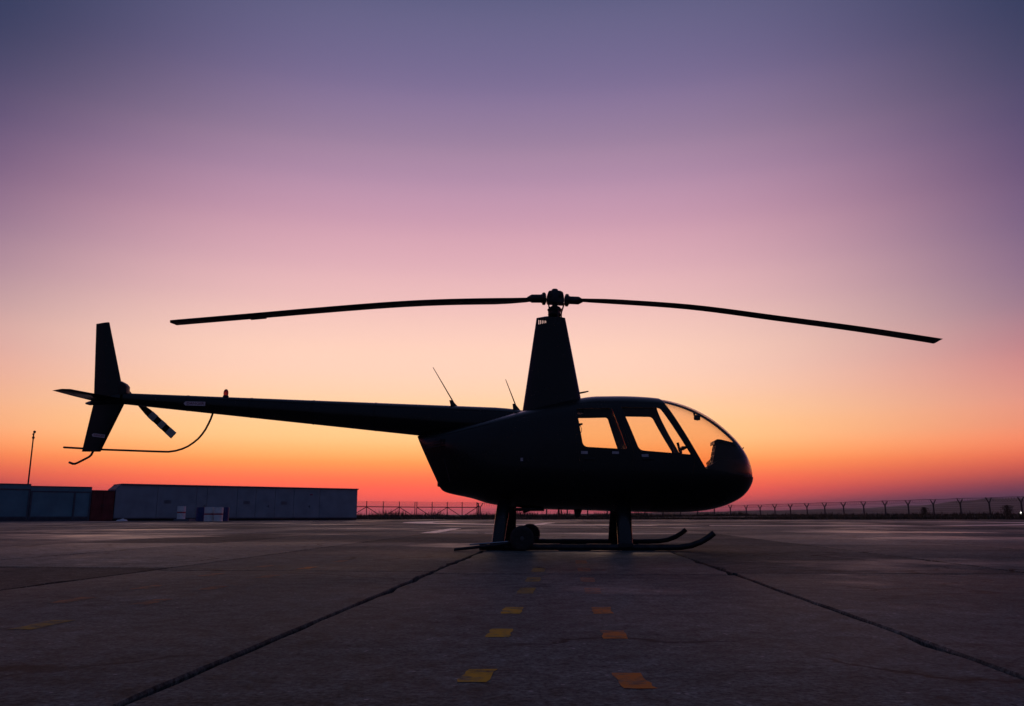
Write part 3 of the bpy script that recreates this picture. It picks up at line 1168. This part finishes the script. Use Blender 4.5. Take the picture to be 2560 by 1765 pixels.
for d_, w_ in ((dr, wr), (df, wf)):
    door = boolean(shell.copy(), raw(MB().prism(d_, Y0, Y1)), 'INTERSECT')
    door = boolean(door, raw(MB().prism(w_, Y0 - 0.1, Y1 + 0.1)), 'DIFFERENCE')
    pane = boolean(gshell.copy(), raw(MB().prism(grow(w_, 0.006), Y0, Y1)), 'INTERSECT')
    doors.append((door, pane))
wsp = boolean(gshell.copy(), raw(MB().prism(grow(W_SCREEN, 0.004), -1.2, -0.012)), 'INTERSECT')
body = boolean(shell, raw(cut), 'DIFFERENCE')
fus = mesh_obj('fuselage', body, 'paint', heli, 32, 'lining')
for i, (door, pane) in enumerate(doors):
    for side in (-1, 1):
        d_ = mesh_obj('door', door.copy() if side < 0 else mirror_y(door), 'paint', heli, 32, 'lining')
        mesh_obj('window_pane', pane.copy() if side < 0 else mirror_y(pane), 'glass', d_, 60)
        hx = 0.90 if i == 0 else 1.60
        yy = 0.648 if i else 0.632
        a_, b_ = sorted((side * (yy - 0.01), side * (yy + 0.022)))
        obj('handle', MB().box((hx, a_, 1.03), (hx + 0.13, b_, 1.055)), 'chrome' if False else 'steel', d_, 0, 0.006)
        lx_ = [0.865, 1.235] if i == 0 else [1.585]
        for q, l_ in enumerate(lx_):
            a_, b_ = sorted((side * 0.618, side * 0.640))
            z_ = 1.135 if i == 0 else 1.10
            yb = 0.642
            obj('placard', MB().add([(l_, side * (yb + 0.012), z_ - 0.035), (l_ + 0.08, side * (yb + 0.012), z_ - 0.035), (l_ + 0.08, side * (yb - 0.0), z_), (l_, side * (yb - 0.0), z_)], [(0, 1, 2, 3)]), 'label', d_)
for side in (-1, 1):
    mesh_obj('windscreen_pane', wsp.copy() if side < 0 else mirror_y(wsp), 'glass', heli, 60)

# cabin interior -----------------------------------------------------
for sy in (-1, 1):
    for row, xs_ in enumerate((1.55, 0.86)):
        yc = sy * 0.29
        s_ = obj('seat', MB().hexa([(xs_, yc - 0.22, 0.62), (xs_ + 0.46, yc - 0.22, 0.66), (xs_ + 0.46, yc + 0.22, 0.66), (xs_, yc + 0.22, 0.62),
                                    (xs_, yc - 0.22, 0.80), (xs_ + 0.48, yc - 0.22, 0.84), (xs_ + 0.48, yc + 0.22, 0.84), (xs_, yc + 0.22, 0.80)]), 'leather', heli, 40, 0.03)
        top = 1.24 if row == 0 else 1.2
        obj('backrest', MB().hexa([(xs_ - 0.02, yc - 0.2, 0.78), (xs_ + 0.07, yc - 0.2, 0.80), (xs_ + 0.07, yc + 0.2, 0.80), (xs_ - 0.02, yc + 0.2, 0.78),
                                   (xs_ - 0.16, yc - 0.17, top), (xs_ - 0.09, yc - 0.17, top + 0.01), (xs_ - 0.09, yc + 0.17, top + 0.01), (xs_ - 0.16, yc + 0.17, top)]), 'leather', s_, 40, 0.025)
        if row == 0:
            obj('belt_buckle', MB().box((xs_ - 0.13, yc + 0.17, 1.18), (xs_ - 0.10, yc + 0.2, 1.225)), 'chrome', s_, 0, 0.004)
            obj('seat_belt', MB().tube([(xs_ - 0.115, yc + 0.1, 1.2), (xs_ - 0.05, yc + 0.11, 0.95), (xs_ + 0.08, yc + 0.1, 0.83)], 0.012, 6, 0.4), 'lining', s_, 40)
obj('cabin_floor', MB().box((0.80, -0.40, 0.585), (2.18, 0.40, 0.62)), 'lining', heli)
# roof lining strips leave the far side grey as in the real cabin
obj('roof_console', MB().box((0.9, -0.07, 1.76), (1.75, 0.07, 1.80)), 'lining', heli, 0, 0.01)
con = obj('instrument_console', MB().prism([(2.45, 0.58), (2.515, 1.02), (2.575, 1.285), (2.62, 1.312), (2.83, 1.262), (2.885, 1.17), (2.94, 1.06), (2.975, 0.93), (2.93, 0.74), (2.80, 0.62)], -0.115, 0.115), 'plastic', heli, 30, 0.012)
obj('glareshield', MB().prism([(2.545, 1.255), (2.548, 1.30), (2.585, 1.322), (2.63, 1.318), (2.84, 1.266), (2.83, 1.245), (2.63, 1.29)], -0.15, 0.15), 'plastic', con, 30)
obj('lower_panel', MB().prism([(2.40, 0.66), (2.44, 0.975), (2.52, 1.02), (2.62, 1.085), (2.90, 1.08), (2.965, 0.95), (2.94, 0.78), (2.78, 0.60)], -0.17, 0.17), 'plastic', con, 30, 0.015)
for r_ in range(3):
    for c_ in range(2):
        zz = 1.09 + 0.062 * r_
        xx = 2.515 + (zz - 1.02) * 0.226 - 0.004
        obj('gauge', MB().lathe([(0.027, -0.004), (0.027, 0.003), (0.02, 0.004), (0.0, 0.003)], (xx, -0.05 + 0.1 * c_, zz), (-0.98, 0, 0.2), 14), 'rim', con, 40)
for k in range(5):
    obj('switch', MB().tube([(2.45 + 0.022 * k, -0.14 + 0.06 * k, 0.975 + 0.014 * k), (2.437 + 0.022 * k, -0.14 + 0.06 * k, 1.03 + 0.014 * k)], 0.006, 6), 'steel', con)
cyc = obj('cyclic_stick', MB().tube([(2.16, 0, 0.58), (2.16, 0, 0.95), (2.145, 0, 1.18), (2.145, 0, 1.20)], 0.014, 8), 'plastic', heli, 40)
obj('cross_bar', MB().box((2.115, -0.30, 1.195), (2.185, 0.06, 1.222)), 'plastic', cyc, 0, 0.008)
for s_ in (-1, 1):
    obj('grip', MB().tube([(2.12, s_ * 0.30, 1.08), (2.085, s_ * 0.30, 1.17), (2.065, s_ * 0.30, 1.265)], [0.014, 0.015, 0.017], 8), 'plastic', cyc, 40)
cmp_ = obj('compass', MB().lathe([(0.0, -0.04), (0.03, -0.036), (0.037, 0), (0.034, 0.038), (0.0, 0.042)], (2.36, -0.03, 1.606), (1, 0, 0), 16), 'plastic', heli, 40)
obj('compass_stem', MB().tube([(2.335, -0.02, 1.62), (2.325, -0.01, 1.685)], 0.012, 8), 'plastic', cmp_, 40)
hs = obj('headset', MB().tube([(0.80, -0.10, 1.52), (0.85, -0.10, 1.505), (0.90, -0.10, 1.52)], [0.012, 0.02, 0.01], 8), 'plastic', heli, 40)
obj('cord', MB().tube([(0.845 + 0.042 * math.cos(a), -0.1, 1.445 + 0.06 * math.sin(a)) for a in [R(100 + 34 * k) for k in range(11)]], 0.004, 6), 'plastic', hs, 40)
obj('headset_hook', MB().box((0.89, -0.12, 1.60), (0.93, -0.08, 1.645)), 'plastic', hs)

# engine section details ---------------------------------------------
cow = obj('cowl_seam', MB().tube([(-0.80, -0.415, 1.06), (-0.72, -0.44, 0.78)], 0.004, 6), 'paint2', heli)
for k in range(4):
    z_ = 1.30 - 0.035 * k
    obj('louvre', MB().hexa([(-1.04, -0.275, z_), (-0.86, -0.385, z_ + 0.02), (-0.86, -0.37, z_ + 0.02), (-1.04, -0.26, z_),
                             (-1.04, -0.27, z_ + 0.014), (-0.86, -0.38, z_ + 0.034), (-0.86, -0.365, z_ + 0.034), (-1.04, -0.255, z_ + 0.014)]), 'paint2', fus)
obj('small_plate', MB().box((0.14, -0.578, 1.02), (0.17, -0.568, 1.06)), 'label', fus)  # small pale plate on the engine side
obj('side_plate', MB().box((0.25, -0.584, 1.03), (0.36, -0.574, 1.075)), 'steel', fus)  # small steel plate beside it
obj('tail_vent', MB().box((-0.93, -0.07, 0.735), (-0.86, 0.07, 0.80)), 'paint2', fus, 0, 0.01)
obj('exhaust_pipe', MB().tube([(0.30, 0.25, 0.56), (0.22, 0.25, 0.48), (0.12, 0.25, 0.445)], 0.04, 12), 'steel', heli, 40)
obj('belly_fairing', MB().box((0.05, -0.24, 0.437), (0.40, 0.24, 0.475)), 'paint2', fus, 0, 0.012)
obj('drain_tube', MB().tube([(0.585, -0.1, 0.46), (0.59, -0.1, 0.37)], 0.012, 8).tube([(0.615, -0.1, 0.46), (0.62, -0.1, 0.40)], 0.008, 8), 'steel', fus, 40)
obj('belly_antenna', MB().prism([(0.77, 0.47), (0.885, 0.465), (0.845, 0.365), (0.80, 0.352), (0.785, 0.375)], -0.014, 0.014), 'paint2', fus, 0, 0.004)
obj('temperature_probe', MB().tube([(2.905, 0, 1.20), (2.945, 0, 1.228)], 0.007, 6), 'steel', fus, 40)
obj('nose_seam', MB().tube([(2.35, -0.572, 0.925), (2.57, -0.51, 0.893), (2.77, -0.42, 0.864), (2.89, -0.325, 0.852), (2.985, -0.19, 0.847), (3.022, -0.05, 0.846)], 0.004, 6), 'chrome', fus, 40)

# mast fairing --------------------------------------------------------


def teardrop(x0, x1, w, z, n=36, skew=0.0):
    c, h = (x0 + x1) / 2, (x1 - x0) / 2
    out = []
    for k in range(n):
        a = 2 * math.pi * k / n
        u, s_ = math.cos(a), math.sin(a)
        y = w * math.copysign(abs(s_) ** 0.85, s_) * (1.0 - 0.22 * max(0, -u))
        out.append((c + h * math.copysign(abs(u) ** 0.9, u), y, z + skew * u))
    return out


fo = raw(MB().loft([teardrop(0.128, 0.925, 0.155, 1.66), teardrop(0.15, 0.895, 0.15, 1.80), teardrop(0.236, 0.797, 0.115, 2.36), teardrop(0.320, 0.698, 0.085, 2.915), teardrop(0.40, 0.63, 0.06, 2.932)]))
fi = raw(MB().loft([teardrop(0.30, 0.73, 0.088, 2.62), teardrop(0.328, 0.690, 0.077, 2.905)]))
f_ = boolean(fo, fi, 'DIFFERENCE')
sl = MB()
for k in range(5):
    xx = 0.3465 + 0.0225 * k
    sl.box((xx, -0.3, 2.822 + 0.003 * k), (xx + 0.0095, 0.3, 2.902))
f_ = boolean(f_, raw(sl), 'DIFFERENCE')
mf = mesh_obj('mast_fairing', f_, 'paint', heli, 32)
obj('pitot_tube', MB().tube([(0.86, 0, 1.925), (0.93, 0, 1.938), (0.985, 0, 1.95)], [0.012, 0.011, 0.008], 8), 'steel', mf, 40)

CONV = conv_rotor
# rotor head ----------------------------------------------------------
HX = 0.565
mast = obj('rotor_mast', MB().lathe([(0.035, 0), (0.035, 0.25)], (HX - 0.004, 0, 2.88), n=16), 'steel', heli, 40)
sw_ = obj('swashplate', MB().lathe([(0.045, 0), (0.085, 0.012), (0.092, 0.03), (0.075, 0.045), (0.078, 0.07), (0.095, 0.085), (0.098, 0.10), (0.08, 0.112), (0.07, 0.13), (0.04, 0.145)], (HX - 0.004, 0, 2.935), n=24), 'steel', heli, 40)
for k in range(4):
    a = R(20 + 90 * k)
    obj('control_rod', MB().tube([(HX + 0.085 * math.cos(a), 0.085 * math.sin(a), 2.87), (HX + 0.092 * math.cos(a), 0.092 * math.sin(a), 3.035)], 0.009, 8), 'steel', sw_, 40)
hub = obj('rotor_hub', MB().prism(round_poly([(HX - 0.105, 3.115), (HX + 0.115, 3.10), (HX + 0.12, 3.16), (HX + 0.105, 3.255), (HX + 0.065, 3.272), (HX + 0.05, 3.272), (HX - 0.04, 3.275), (HX - 0.085, 3.272), (HX - 0.115, 3.18)], 0.02, 3), -0.075, 0.075), 'steel', heli, 30, 0.008)
obj('hub_cap', MB().lathe([(0.05, 0), (0.052, 0.03), (0.042, 0.065), (0.034, 0.075), (0.0, 0.076)], (HX, 0, 3.235), n=18), 'steel', hub, 40)
obj('hinge_bolt', MB().lathe([(0.02, -0.1), (0.026, -0.098), (0.026, 0.098), (0.02, 0.1)], (HX - 0.07, 0, 3.22), (0, 1, 0), 12).lathe([(0.02, -0.1), (0.026, -0.098), (0.026, 0.098), (0.02, 0.1)], (HX + 0.075, 0, 3.21), (0, 1, 0), 12), 'steel', hub, 40)
obj('pitch_link', MB().tube([(HX - 0.08, -0.1, 3.02), (HX - 0.10, -0.12, 3.16)], 0.01, 8).tube([(HX + 0.09, 0.1, 3.02), (HX + 0.13, 0.12, 3.15)], 0.01, 8), 'steel', hub, 40)

BL = [(0.25, 3.178), (0.105, 3.168), (-0.847, 3.150), (-1.604, 3.112), (-2.578, 3.033), (-3.393, 2.960), (-4.465, 2.866)]
BR = [(0.88, 3.157), (1.052, 3.149), (2.301, 3.060), (3.463, 2.905), (4.509, 2.760), (5.515, 2.600)]


def blade(pts, s):
    """s=-1: aft blade (leading edge towards -y); s=+1: forward blade (leading edge towards +y)"""
    prof = [(0.25, 0.0), (0.235, 0.30), (0.18, 0.48), (0.08, 0.5), (-0.12, 0.42), (-0.45, 0.2), (-0.75, 0.04), (-0.75, -0.04), (-0.45, -0.16), (-0.12, -0.4), (0.08, -0.5), (0.18, -0.46), (0.235, -0.3)]
    n = 30
    rings = []
    p = [list(q) for q in pts]
    for i in range(n + 1):
        t = i / n * (len(p) - 1)
        x, z = catmull(p, t)
        r = abs(x - HX)
        ch = 0.254 * min(1, 0.55 + 0.45 * max(0, (r - 0.30) / 0.40))
        th = 0.034 if r < 0.6 else 0.030
        be = R(3.2 - 3.2 * r / 5.03)
        rg = []
        for c, h in prof:
            a = c * ch
            hh = h * th
            yy = s * (a * math.cos(be) - hh * math.sin(be))
            zz = a * math.sin(be) + hh * math.cos(be)
            xx = x
            if i == n:       # small rounding of the leading corner
                xx = x - s * 0.035 * max(0, (c - 0.1)) / 0.15 * 0.4
            rg.append((xx, yy, z + zz))
        rings.append(rg)
    return MB().loft(rings)


for s_, pts in ((-1, BL), (1, BR)):
    bl = obj('main_rotor_blade', blade(pts, s_), 'blade', heli, 40)
    x0, x1 = (-3.49, -3.28) if s_ < 0 else (4.52, 4.73)
    zz = 2.952 if s_ < 0 else 2.745
    sl_ = (0.0087 if s_ < 0 else -0.0141) * 10
    yt = -s_ * 0.188
    yo = -s_ * 0.222
    b = MB().hexa([(x0, yt, zz - 0.0012), (x1, yt, zz + sl_ * (x1 - x0) - 0.0012), (x1, yo, zz + sl_ * (x1 - x0) - 0.0072), (x0, yo, zz - 0.0072),
                   (x0, yt, zz + 0.0028), (x1, yt, zz + sl_ * (x1 - x0) + 0.0028), (x1, yo, zz + sl_ * (x1 - x0) - 0.0032), (x0, yo, zz - 0.0032)])
    obj('trim_tab', b, 'blade', bl)
    zc = 3.182 if s_ < 0 else 3.163
    c0 = HX - 0.115 if s_ < 0 else HX + 0.125
    ax = (s_, 0, 0.0 if s_ < 0 else -0.04)
    obj('root_cuff', MB().lathe([(0.045, 0), (0.06, 0.01), (0.06, 0.06), (0.052, 0.07), (0.052, 0.185), (0.042, 0.205), (0.022, 0.24)] if s_ > 0 else
                                [(0.045, 0), (0.06, 0.01), (0.06, 0.06), (0.055, 0.07), (0.055, 0.19), (0.045, 0.21), (0.022, 0.25)], (c0, 0, zc), ax, 18), 'steel', bl, 35)
    obj('pitch_bearing', MB().lathe([(0.05, 0), (0.082, 0.012), (0.086, 0.03), (0.082, 0.05), (0.05, 0.062)], (c0 + s_ * 0.0, 0, zc - 0.002), ax, 10), 'steel', bl, 20)

CONV = conv_body
# tail boom -----------------------------------------------------------


def boom(x):
    t = (x + 4.96) / (0.108 + 4.96)
    top = 1.925 + (1.727 - 1.925) * t
    bot = 1.779 + (-0.106) * (x + 4.96)
    zc, rad = (top + bot) / 2, (top - bot) / 2
    if x > -0.25:        # runs in under the mast fairing
        q = (x + 0.25) / 0.6
        zc, rad = zc - 0.03 * q * q, rad * (1 - 0.45 * q * q)
        zc += (rad / (1 - 0.45 * q * q) - rad) * 0.75
    return zc, rad


rings = []
for k in range(41):
    x = -4.97 + 5.3 * k / 40
    zc, rad = boom(x)
    rings.append([(x, rad * 0.97 * math.cos(2 * math.pi * j / 36), zc + rad * math.sin(2 * math.pi * j / 36)) for j in range(36)])
bm_ = obj('tail_boom', MB().loft(rings), 'paint', heli, 35)
for x in (-4.17, -3.35, -2.55, -1.75):
    zc, rad = boom(x)
    obj('frame_band', MB().lathe([(rad - 0.004, 0), (rad + 0.0025, 0.002), (rad + 0.0025, 0.022), (rad - 0.004, 0.024)], (x, 0, zc), (1, 0, 0), 36), 'paint', bm_, 40)
zc, rad = boom(-3.68)
bc = obj('beacon', MB().lathe([(0.028, 0), (0.03, 0.03), (0.029, 0.05), (0.021, 0.072), (0.008, 0.082), (0.0, 0.083)], (-3.68, 0, zc + rad + 0.02), n=18), 'redlens', bm_, 40)
obj('beacon_base', MB().lathe([(0.036, -0.012), (0.036, 0.012), (0.03, 0.021), (0.0, 0.021)], (-3.68, 0, zc + rad), n=16), 'paint2', bc, 40)
for (x, xt, zt) in ((-0.735, -1.022, 2.262), (0.06, -0.083, 2.105)):
    zc, rad = boom(x)
    z_ = zc + rad
    an = obj('whip_antenna', MB().tube([(x, 0, z_ + 0.02), (xt, 0, zt)], [0.0085, 0.004], 8), 'steel', bm_, 40)
    dx_ = (xt - x) / (zt - z_)
    obj('antenna_base', MB().hexa([(x - 0.045, -0.02, z_ - 0.02), (x + 0.055, -0.02, z_ - 0.02), (x + 0.055, 0.02, z_ - 0.02), (x - 0.045, 0.02, z_ - 0.02),
                                   (x - 0.025 + dx_ * 0.08, -0.01, z_ + 0.075), (x + 0.01 + dx_ * 0.08, -0.01, z_ + 0.075), (x + 0.01 + dx_ * 0.08, 0.01, z_ + 0.075), (x - 0.025 + dx_ * 0.08, 0.01, z_ + 0.075)]), 'paint', an, 0, 0.006)


def danger(x0, x1, zc0, h, y, parent, tilt=0.0, tiltx=0.0):
    L = x1 - x0
    pts = [(0, 0), (0.10 * L, h / 2), (0.10 * L, h / 2), (L, h / 2), (L, -h / 2), (0.10 * L, -h / 2)]
    pts = [(0, 0), (0.09 * L, h / 2), (L, h / 2), (L, -h / 2), (0.09 * L, -h / 2)]
    c, s_ = math.cos(tilt), math.sin(tilt)
    b = MB().prism([(x0 + a * c - q * s_, zc0 + a * s_ + q * c) for a, q in pts], y - 0.003, y)
    for i_, v in enumerate(b.v):
        b.v[i_] = (v[0], v[1] + tiltx * (v[0] - x0), v[2])
    pl = obj('danger_sign', b, 'danger', parent)
    cu = bpy.data.curves.new('t', 'FONT')
    cu.body = 'DANGER'
    cu.size = h * 0.82
    cu.align_x = 'CENTER'
    cu.align_y = 'CENTER'
    cu.offset = h * 0.012
    to = bpy.data.objects.new('t', cu)
    COL.objects.link(to)
    dg = bpy.context.evaluated_depsgraph_get()
    me = bpy.data.meshes.new_from_object(to.evaluated_get(dg))
    bpy.data.objects.remove(to)
    wd = max(v.co.x for v in me.vertices) - min(v.co.x for v in me.vertices)
    kx = 0.80 * L / wd
    for v in me.vertices:
        a, q = v.co.x * kx + 0.545 * L, v.co.y
        v.co = loc_pt((x0 + a * c - q * s_, y - 0.0045 + tiltx * a, zc0 + a * s_ + q * c))
    me.materials.clear()
    me.materials.append(M['redtext'])
    o = bpy.data.objects.new('lettering', me)
    COL.objects.link(o)
    o.parent = pl
    return pl


zc, rad = boom(-4.02)
danger(-4.165, -3.885, 1.779, 0.052, -rad - 0.006, bm_, R(-1.6), -0.035)

# tail surfaces -------------------------------------------------------


def fin(poly_top, poly_bot, wb, wt, name):
    """poly: leading x, trailing x, z at two ends; thin symmetric aerofoil between them"""
    rings = []
    for (xl, xt, z, zt), w in ((poly_bot, wb), (poly_top, wt)):
        c = xl - xt
        prof = [(1, 0), (0.93, 0.75), (0.75, 1.0), (0.45, 0.8), (0, 0.08), (0, -0.08), (0.45, -0.8), (0.75, -1.0), (0.93, -0.75)]
        rings.append([(xt + c * a, w * h, zt + (z - zt) * a) for a, h in prof])
    return obj(name, MB().loft(rings), 'paint', heli, 30)


uf = fin((-5.268, -5.438, 2.862, 2.84), (-4.962, -5.368, 1.80, 1.80), 0.036, 0.018, 'upper_fin')
lf_ = fin((-4.955, -5.365, 1.83, 1.83), (-5.220, -5.458, 1.176, 1.176), 0.016, 0.034, 'lower_fin')
danger(-5.335, -5.165, 1.388, 0.042, -0.031, lf_, R(-7), -0.03)
# stabiliser stands out towards the camera side
prof = [(1, 0), (0.92, 0.5), (0.7, 0.75), (0.4, 0.6), (0, 0.08), (0, -0.08), (0.4, -0.6), (0.7, -0.75), (0.92, -0.5)]
rings = []
for y, xl, xt, z, th in ((0.06, -4.955, -5.385, 1.836, 0.02), (-0.50, -5.07, -5.37, 1.834, 0.017), (-0.88, -5.155, -5.355, 1.836, 0.013), (-0.92, -5.23, -5.36, 1.836, 0.006)):
    rings.append([(xt + (xl - xt) * a, y, z + th * h + (a - 0.5) * 0.02) for a, h in prof])
obj('stabiliser', MB().loft(rings), 'paint', heli, 30)
obj('tail_light', MB().tube([(-5.36, 0, 1.80), (-5.42, 0, 1.795), (-5.47, 0, 1.793)], [0.03, 0.028, 0.012], 10), 'whitelens', heli, 40)
obj('tail_end_cap', MB().tube([(-5.0, 0, 1.85), (-5.2, 0, 1.83), (-5.4, 0, 1.80)], [0.075, 0.06, 0.03], 14), 'paint', heli, 40)
# tail gearbox and tail rotor on the far side
gb = obj('tail_gearbox', MB().prism([(-5.06, 1.86), (-4.945, 1.85), (-4.955, 2.015), (-4.985, 2.05), (-5.06, 2.09)], -0.03, 0.07), 'steel', heli, 30, 0.01)
obj('output_shaft', MB().lathe([(0.04, 0), (0.04, 0.15), (0.025, 0.16), (0.025, 0.34)], (-5.005, 0.04, 1.862), (0, 1, 0), 14), 'steel', gb, 40)
TX, TZ = -5.005, 1.862
th_ = obj('tail_rotor_hub', MB().lathe([(0.04, 0), (0.045, 0.02), (0.045, 0.05), (0.02, 0.08), (0.0, 0.085)], (TX, 0.33, TZ), (0, 1, 0), 14), 'steel', heli, 40)
ang = math.atan2(1.434 - TZ, -4.504 - TX)
for s_ in (0, 1):
    a = ang + math.pi * s_
    ca, sa = math.cos(a), math.sin(a)

    def tb(r0, r1, w0, w1, th, yb=0.37):
        q = []
        for y in (yb - th, yb + th):
            q += [(TX + ca * r0 + sa * w0, y, TZ + sa * r0 - ca * w0), (TX + ca * r1 + sa * w1, y, TZ + sa * r1 - ca * w1), (TX + ca * r1 - sa * w1, y, TZ + sa * r1 + ca * w1), (TX + ca * r0 - sa * w0, y, TZ + sa * r0 + ca * w0)]
        return MB().hexa(q)
    tl = 0.69 if s_ == 0 else 0.60
    tbld = obj('tail_rotor_blade', tb(0.03, 0.22, 0.022, 0.045, 0.009).add(tb(0.22, tl, 0.045, 0.048, 0.007).v, tb(0.22, tl, 0.045, 0.048, 0.007).f), 'blade', heli)
    for q0, q1 in ((0.25, 0.35), (0.43, 0.51), (0.58, tl - 0.004)):
        obj('pale_band', tb(q0, q1, 0.0485, 0.0495, 0.0085), 'bladew', tbld)
# tail rotor guard and tail skid
obj('tail_guard', MB().tube([(-3.842, 0.04, 1.69), (-3.87, 0.045, 1.60), (-3.897, 0.05, 1.538), (-3.93, 0.05, 1.465), (-3.969, 0.05, 1.402), (-4.015, 0.05, 1.345), (-4.068, 0.05, 1.298), (-4.135, 0.05, 1.25), (-4.21, 0.05, 1.215), (-4.295, 0.05, 1.19), (-4.385, 0.05, 1.178), (-4.60, 0.05, 1.184), (-5.242, 0.05, 1.207), (-5.725, 0.05, 1.235)], 0.0125, 10), 'steel', heli, 40)
obj('tail_skid', MB().tube([(-5.31, 0, 1.20), (-5.322, 0, 1.165), (-5.335, 0, 1.135), (-5.36, 0, 1.11), (-5.40, 0, 1.088), (-5.49, 0, 1.04), (-5.525, 0, 1.024), (-5.555, 0, 1.023), (-5.605, 0, 1.042)], 0.014, 10), 'steel', heli, 40)

CONV = conv_gear
# landing gear --------------------------------------------------------
for s_ in (-1, 1):
    y = s_ * 1.09
    pts = [(-0.36, y, 0.036), (0.6, y, 0.036), (1.72, y, 0.036), (1.86, y, 0.040), (1.98, y, 0.058), (2.09, y, 0.098), (2.17, y, 0.145), (2.235, y, 0.192)]
    sk = obj('skid_tube', MB().tube(pts, 0.033, 14), 'steel', heli, 40)
    for x in (-0.1, 0.7, 1.4):
        obj('wear_shoe', MB().box((x - 0.18, y - 0.02, 0.0), (x + 0.18, y + 0.02, 0.012)), 'rubber', sk)
    for xf, x0, x1, b0, b1 in (('rear', -0.205, -0.04, -0.228, -0.085), ('front', 1.195, 1.375, 1.178, 1.345)):
        rings = []
        for k in range(7):
            t = k / 6
            yy = s_ * (0.40 + (1.075 - 0.40) * (t ** 0.8))
            zz = 0.56 + (0.055 - 0.56) * (t ** 1.15)
            xa, xb_ = x0 + (b0 - x0) * t, x1 + (b1 - x1) * t
            c, h = (xa + xb_) / 2, (xb_ - xa) / 2
            rings.append([(c + h * math.cos(2 * math.pi * j / 20), yy + 0.032 * math.sin(2 * math.pi * j / 20), zz + s_ * 0.02 * math.sin(2 * math.pi * j / 20)) for j in range(20)])
        lg = obj('skid_leg', MB().loft(rings), 'paint', heli, 40)
        obj('foot', MB().box(((b0 + b1) / 2 - 0.085, y - 0.04, 0.03), ((b0 + b1) / 2 + 0.085, y + 0.04, 0.085)), 'steel', lg, 0, 0.012)
for xx in (-0.12, 1.29):
    obj('cross_tube', MB().tube([(xx, -0.45, 0.535), (xx, 0.45, 0.535)], 0.03, 10), 'steel', heli, 40)

# ground-handling wheels clipped on the skids ---------------------------
CONV = None


def wheel(loc, s_, label):
    t = thing('ground_handling_wheel', loc, label, 'wheel', 'ground-handling wheels on the skids')
    R0 = 0.135
    ty = obj('tyre', MB().lathe([(0.075, -0.04), (0.11, -0.046), (0.128, -0.036), (R0, -0.014), (R0, 0.014), (0.128, 0.036), (0.11, 0.046), (0.075, 0.04)], (0, 0, R0), (0, 1, 0), 32), 'rubber', t, 50)
    for q in (-0.02, 0.0, 0.02):
        obj('tread_ridge', MB().lathe([(0.130, q - 0.004), (R0 + 0.002, q - 0.003), (R0 + 0.002, q + 0.003), (0.130, q + 0.004)], (0, 0, R0), (0, 1, 0), 32), 'rubber', ty, 50)
    rm = obj('rim', MB().lathe([(0.076, -0.036), (0.066, -0.04), (0.058, -0.024), (0.03, -0.02), (0.022, -0.044), (0.0, -0.046), (0.0, 0.044), (0.022, 0.044), (0.03, 0.02), (0.076, 0.036)], (0, 0, R0), (0, 1, 0), 28), 'rim', t, 35)
    for k in range(5):
        a = 2 * math.pi * k / 5
        obj('bolt', MB().lathe([(0.007, 0), (0.007, -0.01), (0.0, -0.011)], (0.043 * math.cos(a), -0.021, R0 + 0.043 * math.sin(a)), (0, 1, 0), 8), 'steel', rm, 40)
    obj('axle', MB().tube([(0, 0, R0), (0, -s_ * 0.10, R0 - 0.02)], 0.016, 10), 'steel', t, 40)
    obj('bracket', MB().box((-0.16, -s_ * 0.11 - 0.03, 0.065), (0.12, -s_ * 0.11 + 0.03, 0.105)), 'steel', t, 0, 0.008)
    if s_ < 0:
        obj('lever', MB().tube([(-0.10, 0.07, 0.085), (-0.35, 0.03, 0.055), (-0.60, 0.0, 0.030), (-0.745, -0.01, 0.016)], 0.017, 10), 'steel', t, 40)
        obj('pump_rod', MB().tube([(-0.12, 0.12, 0.10), (-0.58, 0.09, 0.065)], 0.008, 8), 'chrome', t, 40)
    return t


wheel((0.11, 10.45 - 1.09 - 0.12, 0), -1, 'near small black ground-handling wheel with lever, clipped to the near skid')
wheel((0.245, 10.45 + 1.09 - 0.12, 0), 1, 'far small black ground-handling wheel half hidden behind the near one')

# ================================================================== HAZE
def haze():
    b = MB().box((-5000, -250, -2), (5000, 5500, 80))
    me = bpy.data.meshes.new('haze')
    me.from_pydata(b.v, [], b.f)
    finish(me, 0)
    m = bpy.data.materials.new('haze')
    m.use_nodes = True
    nt = m.node_tree
    nt.nodes.clear()
    o_ = nt.nodes.new('ShaderNodeOutputMaterial')
    v = nt.nodes.new('ShaderNodeVolumePrincipled')
    v.inputs['Color'].default_value = (0.86, 0.84, 0.90, 1)
    v.inputs['Density'].default_value = 0.00009
    v.inputs['Anisotropy'].default_value = 0.5
    nt.links.new(v.outputs[0], o_.inputs['Volume'])
    me.materials.append(m)
    h = bpy.data.objects.new('haze', me)
    COL.objects.link(h)
    struct(h, 'stuff')


haze()
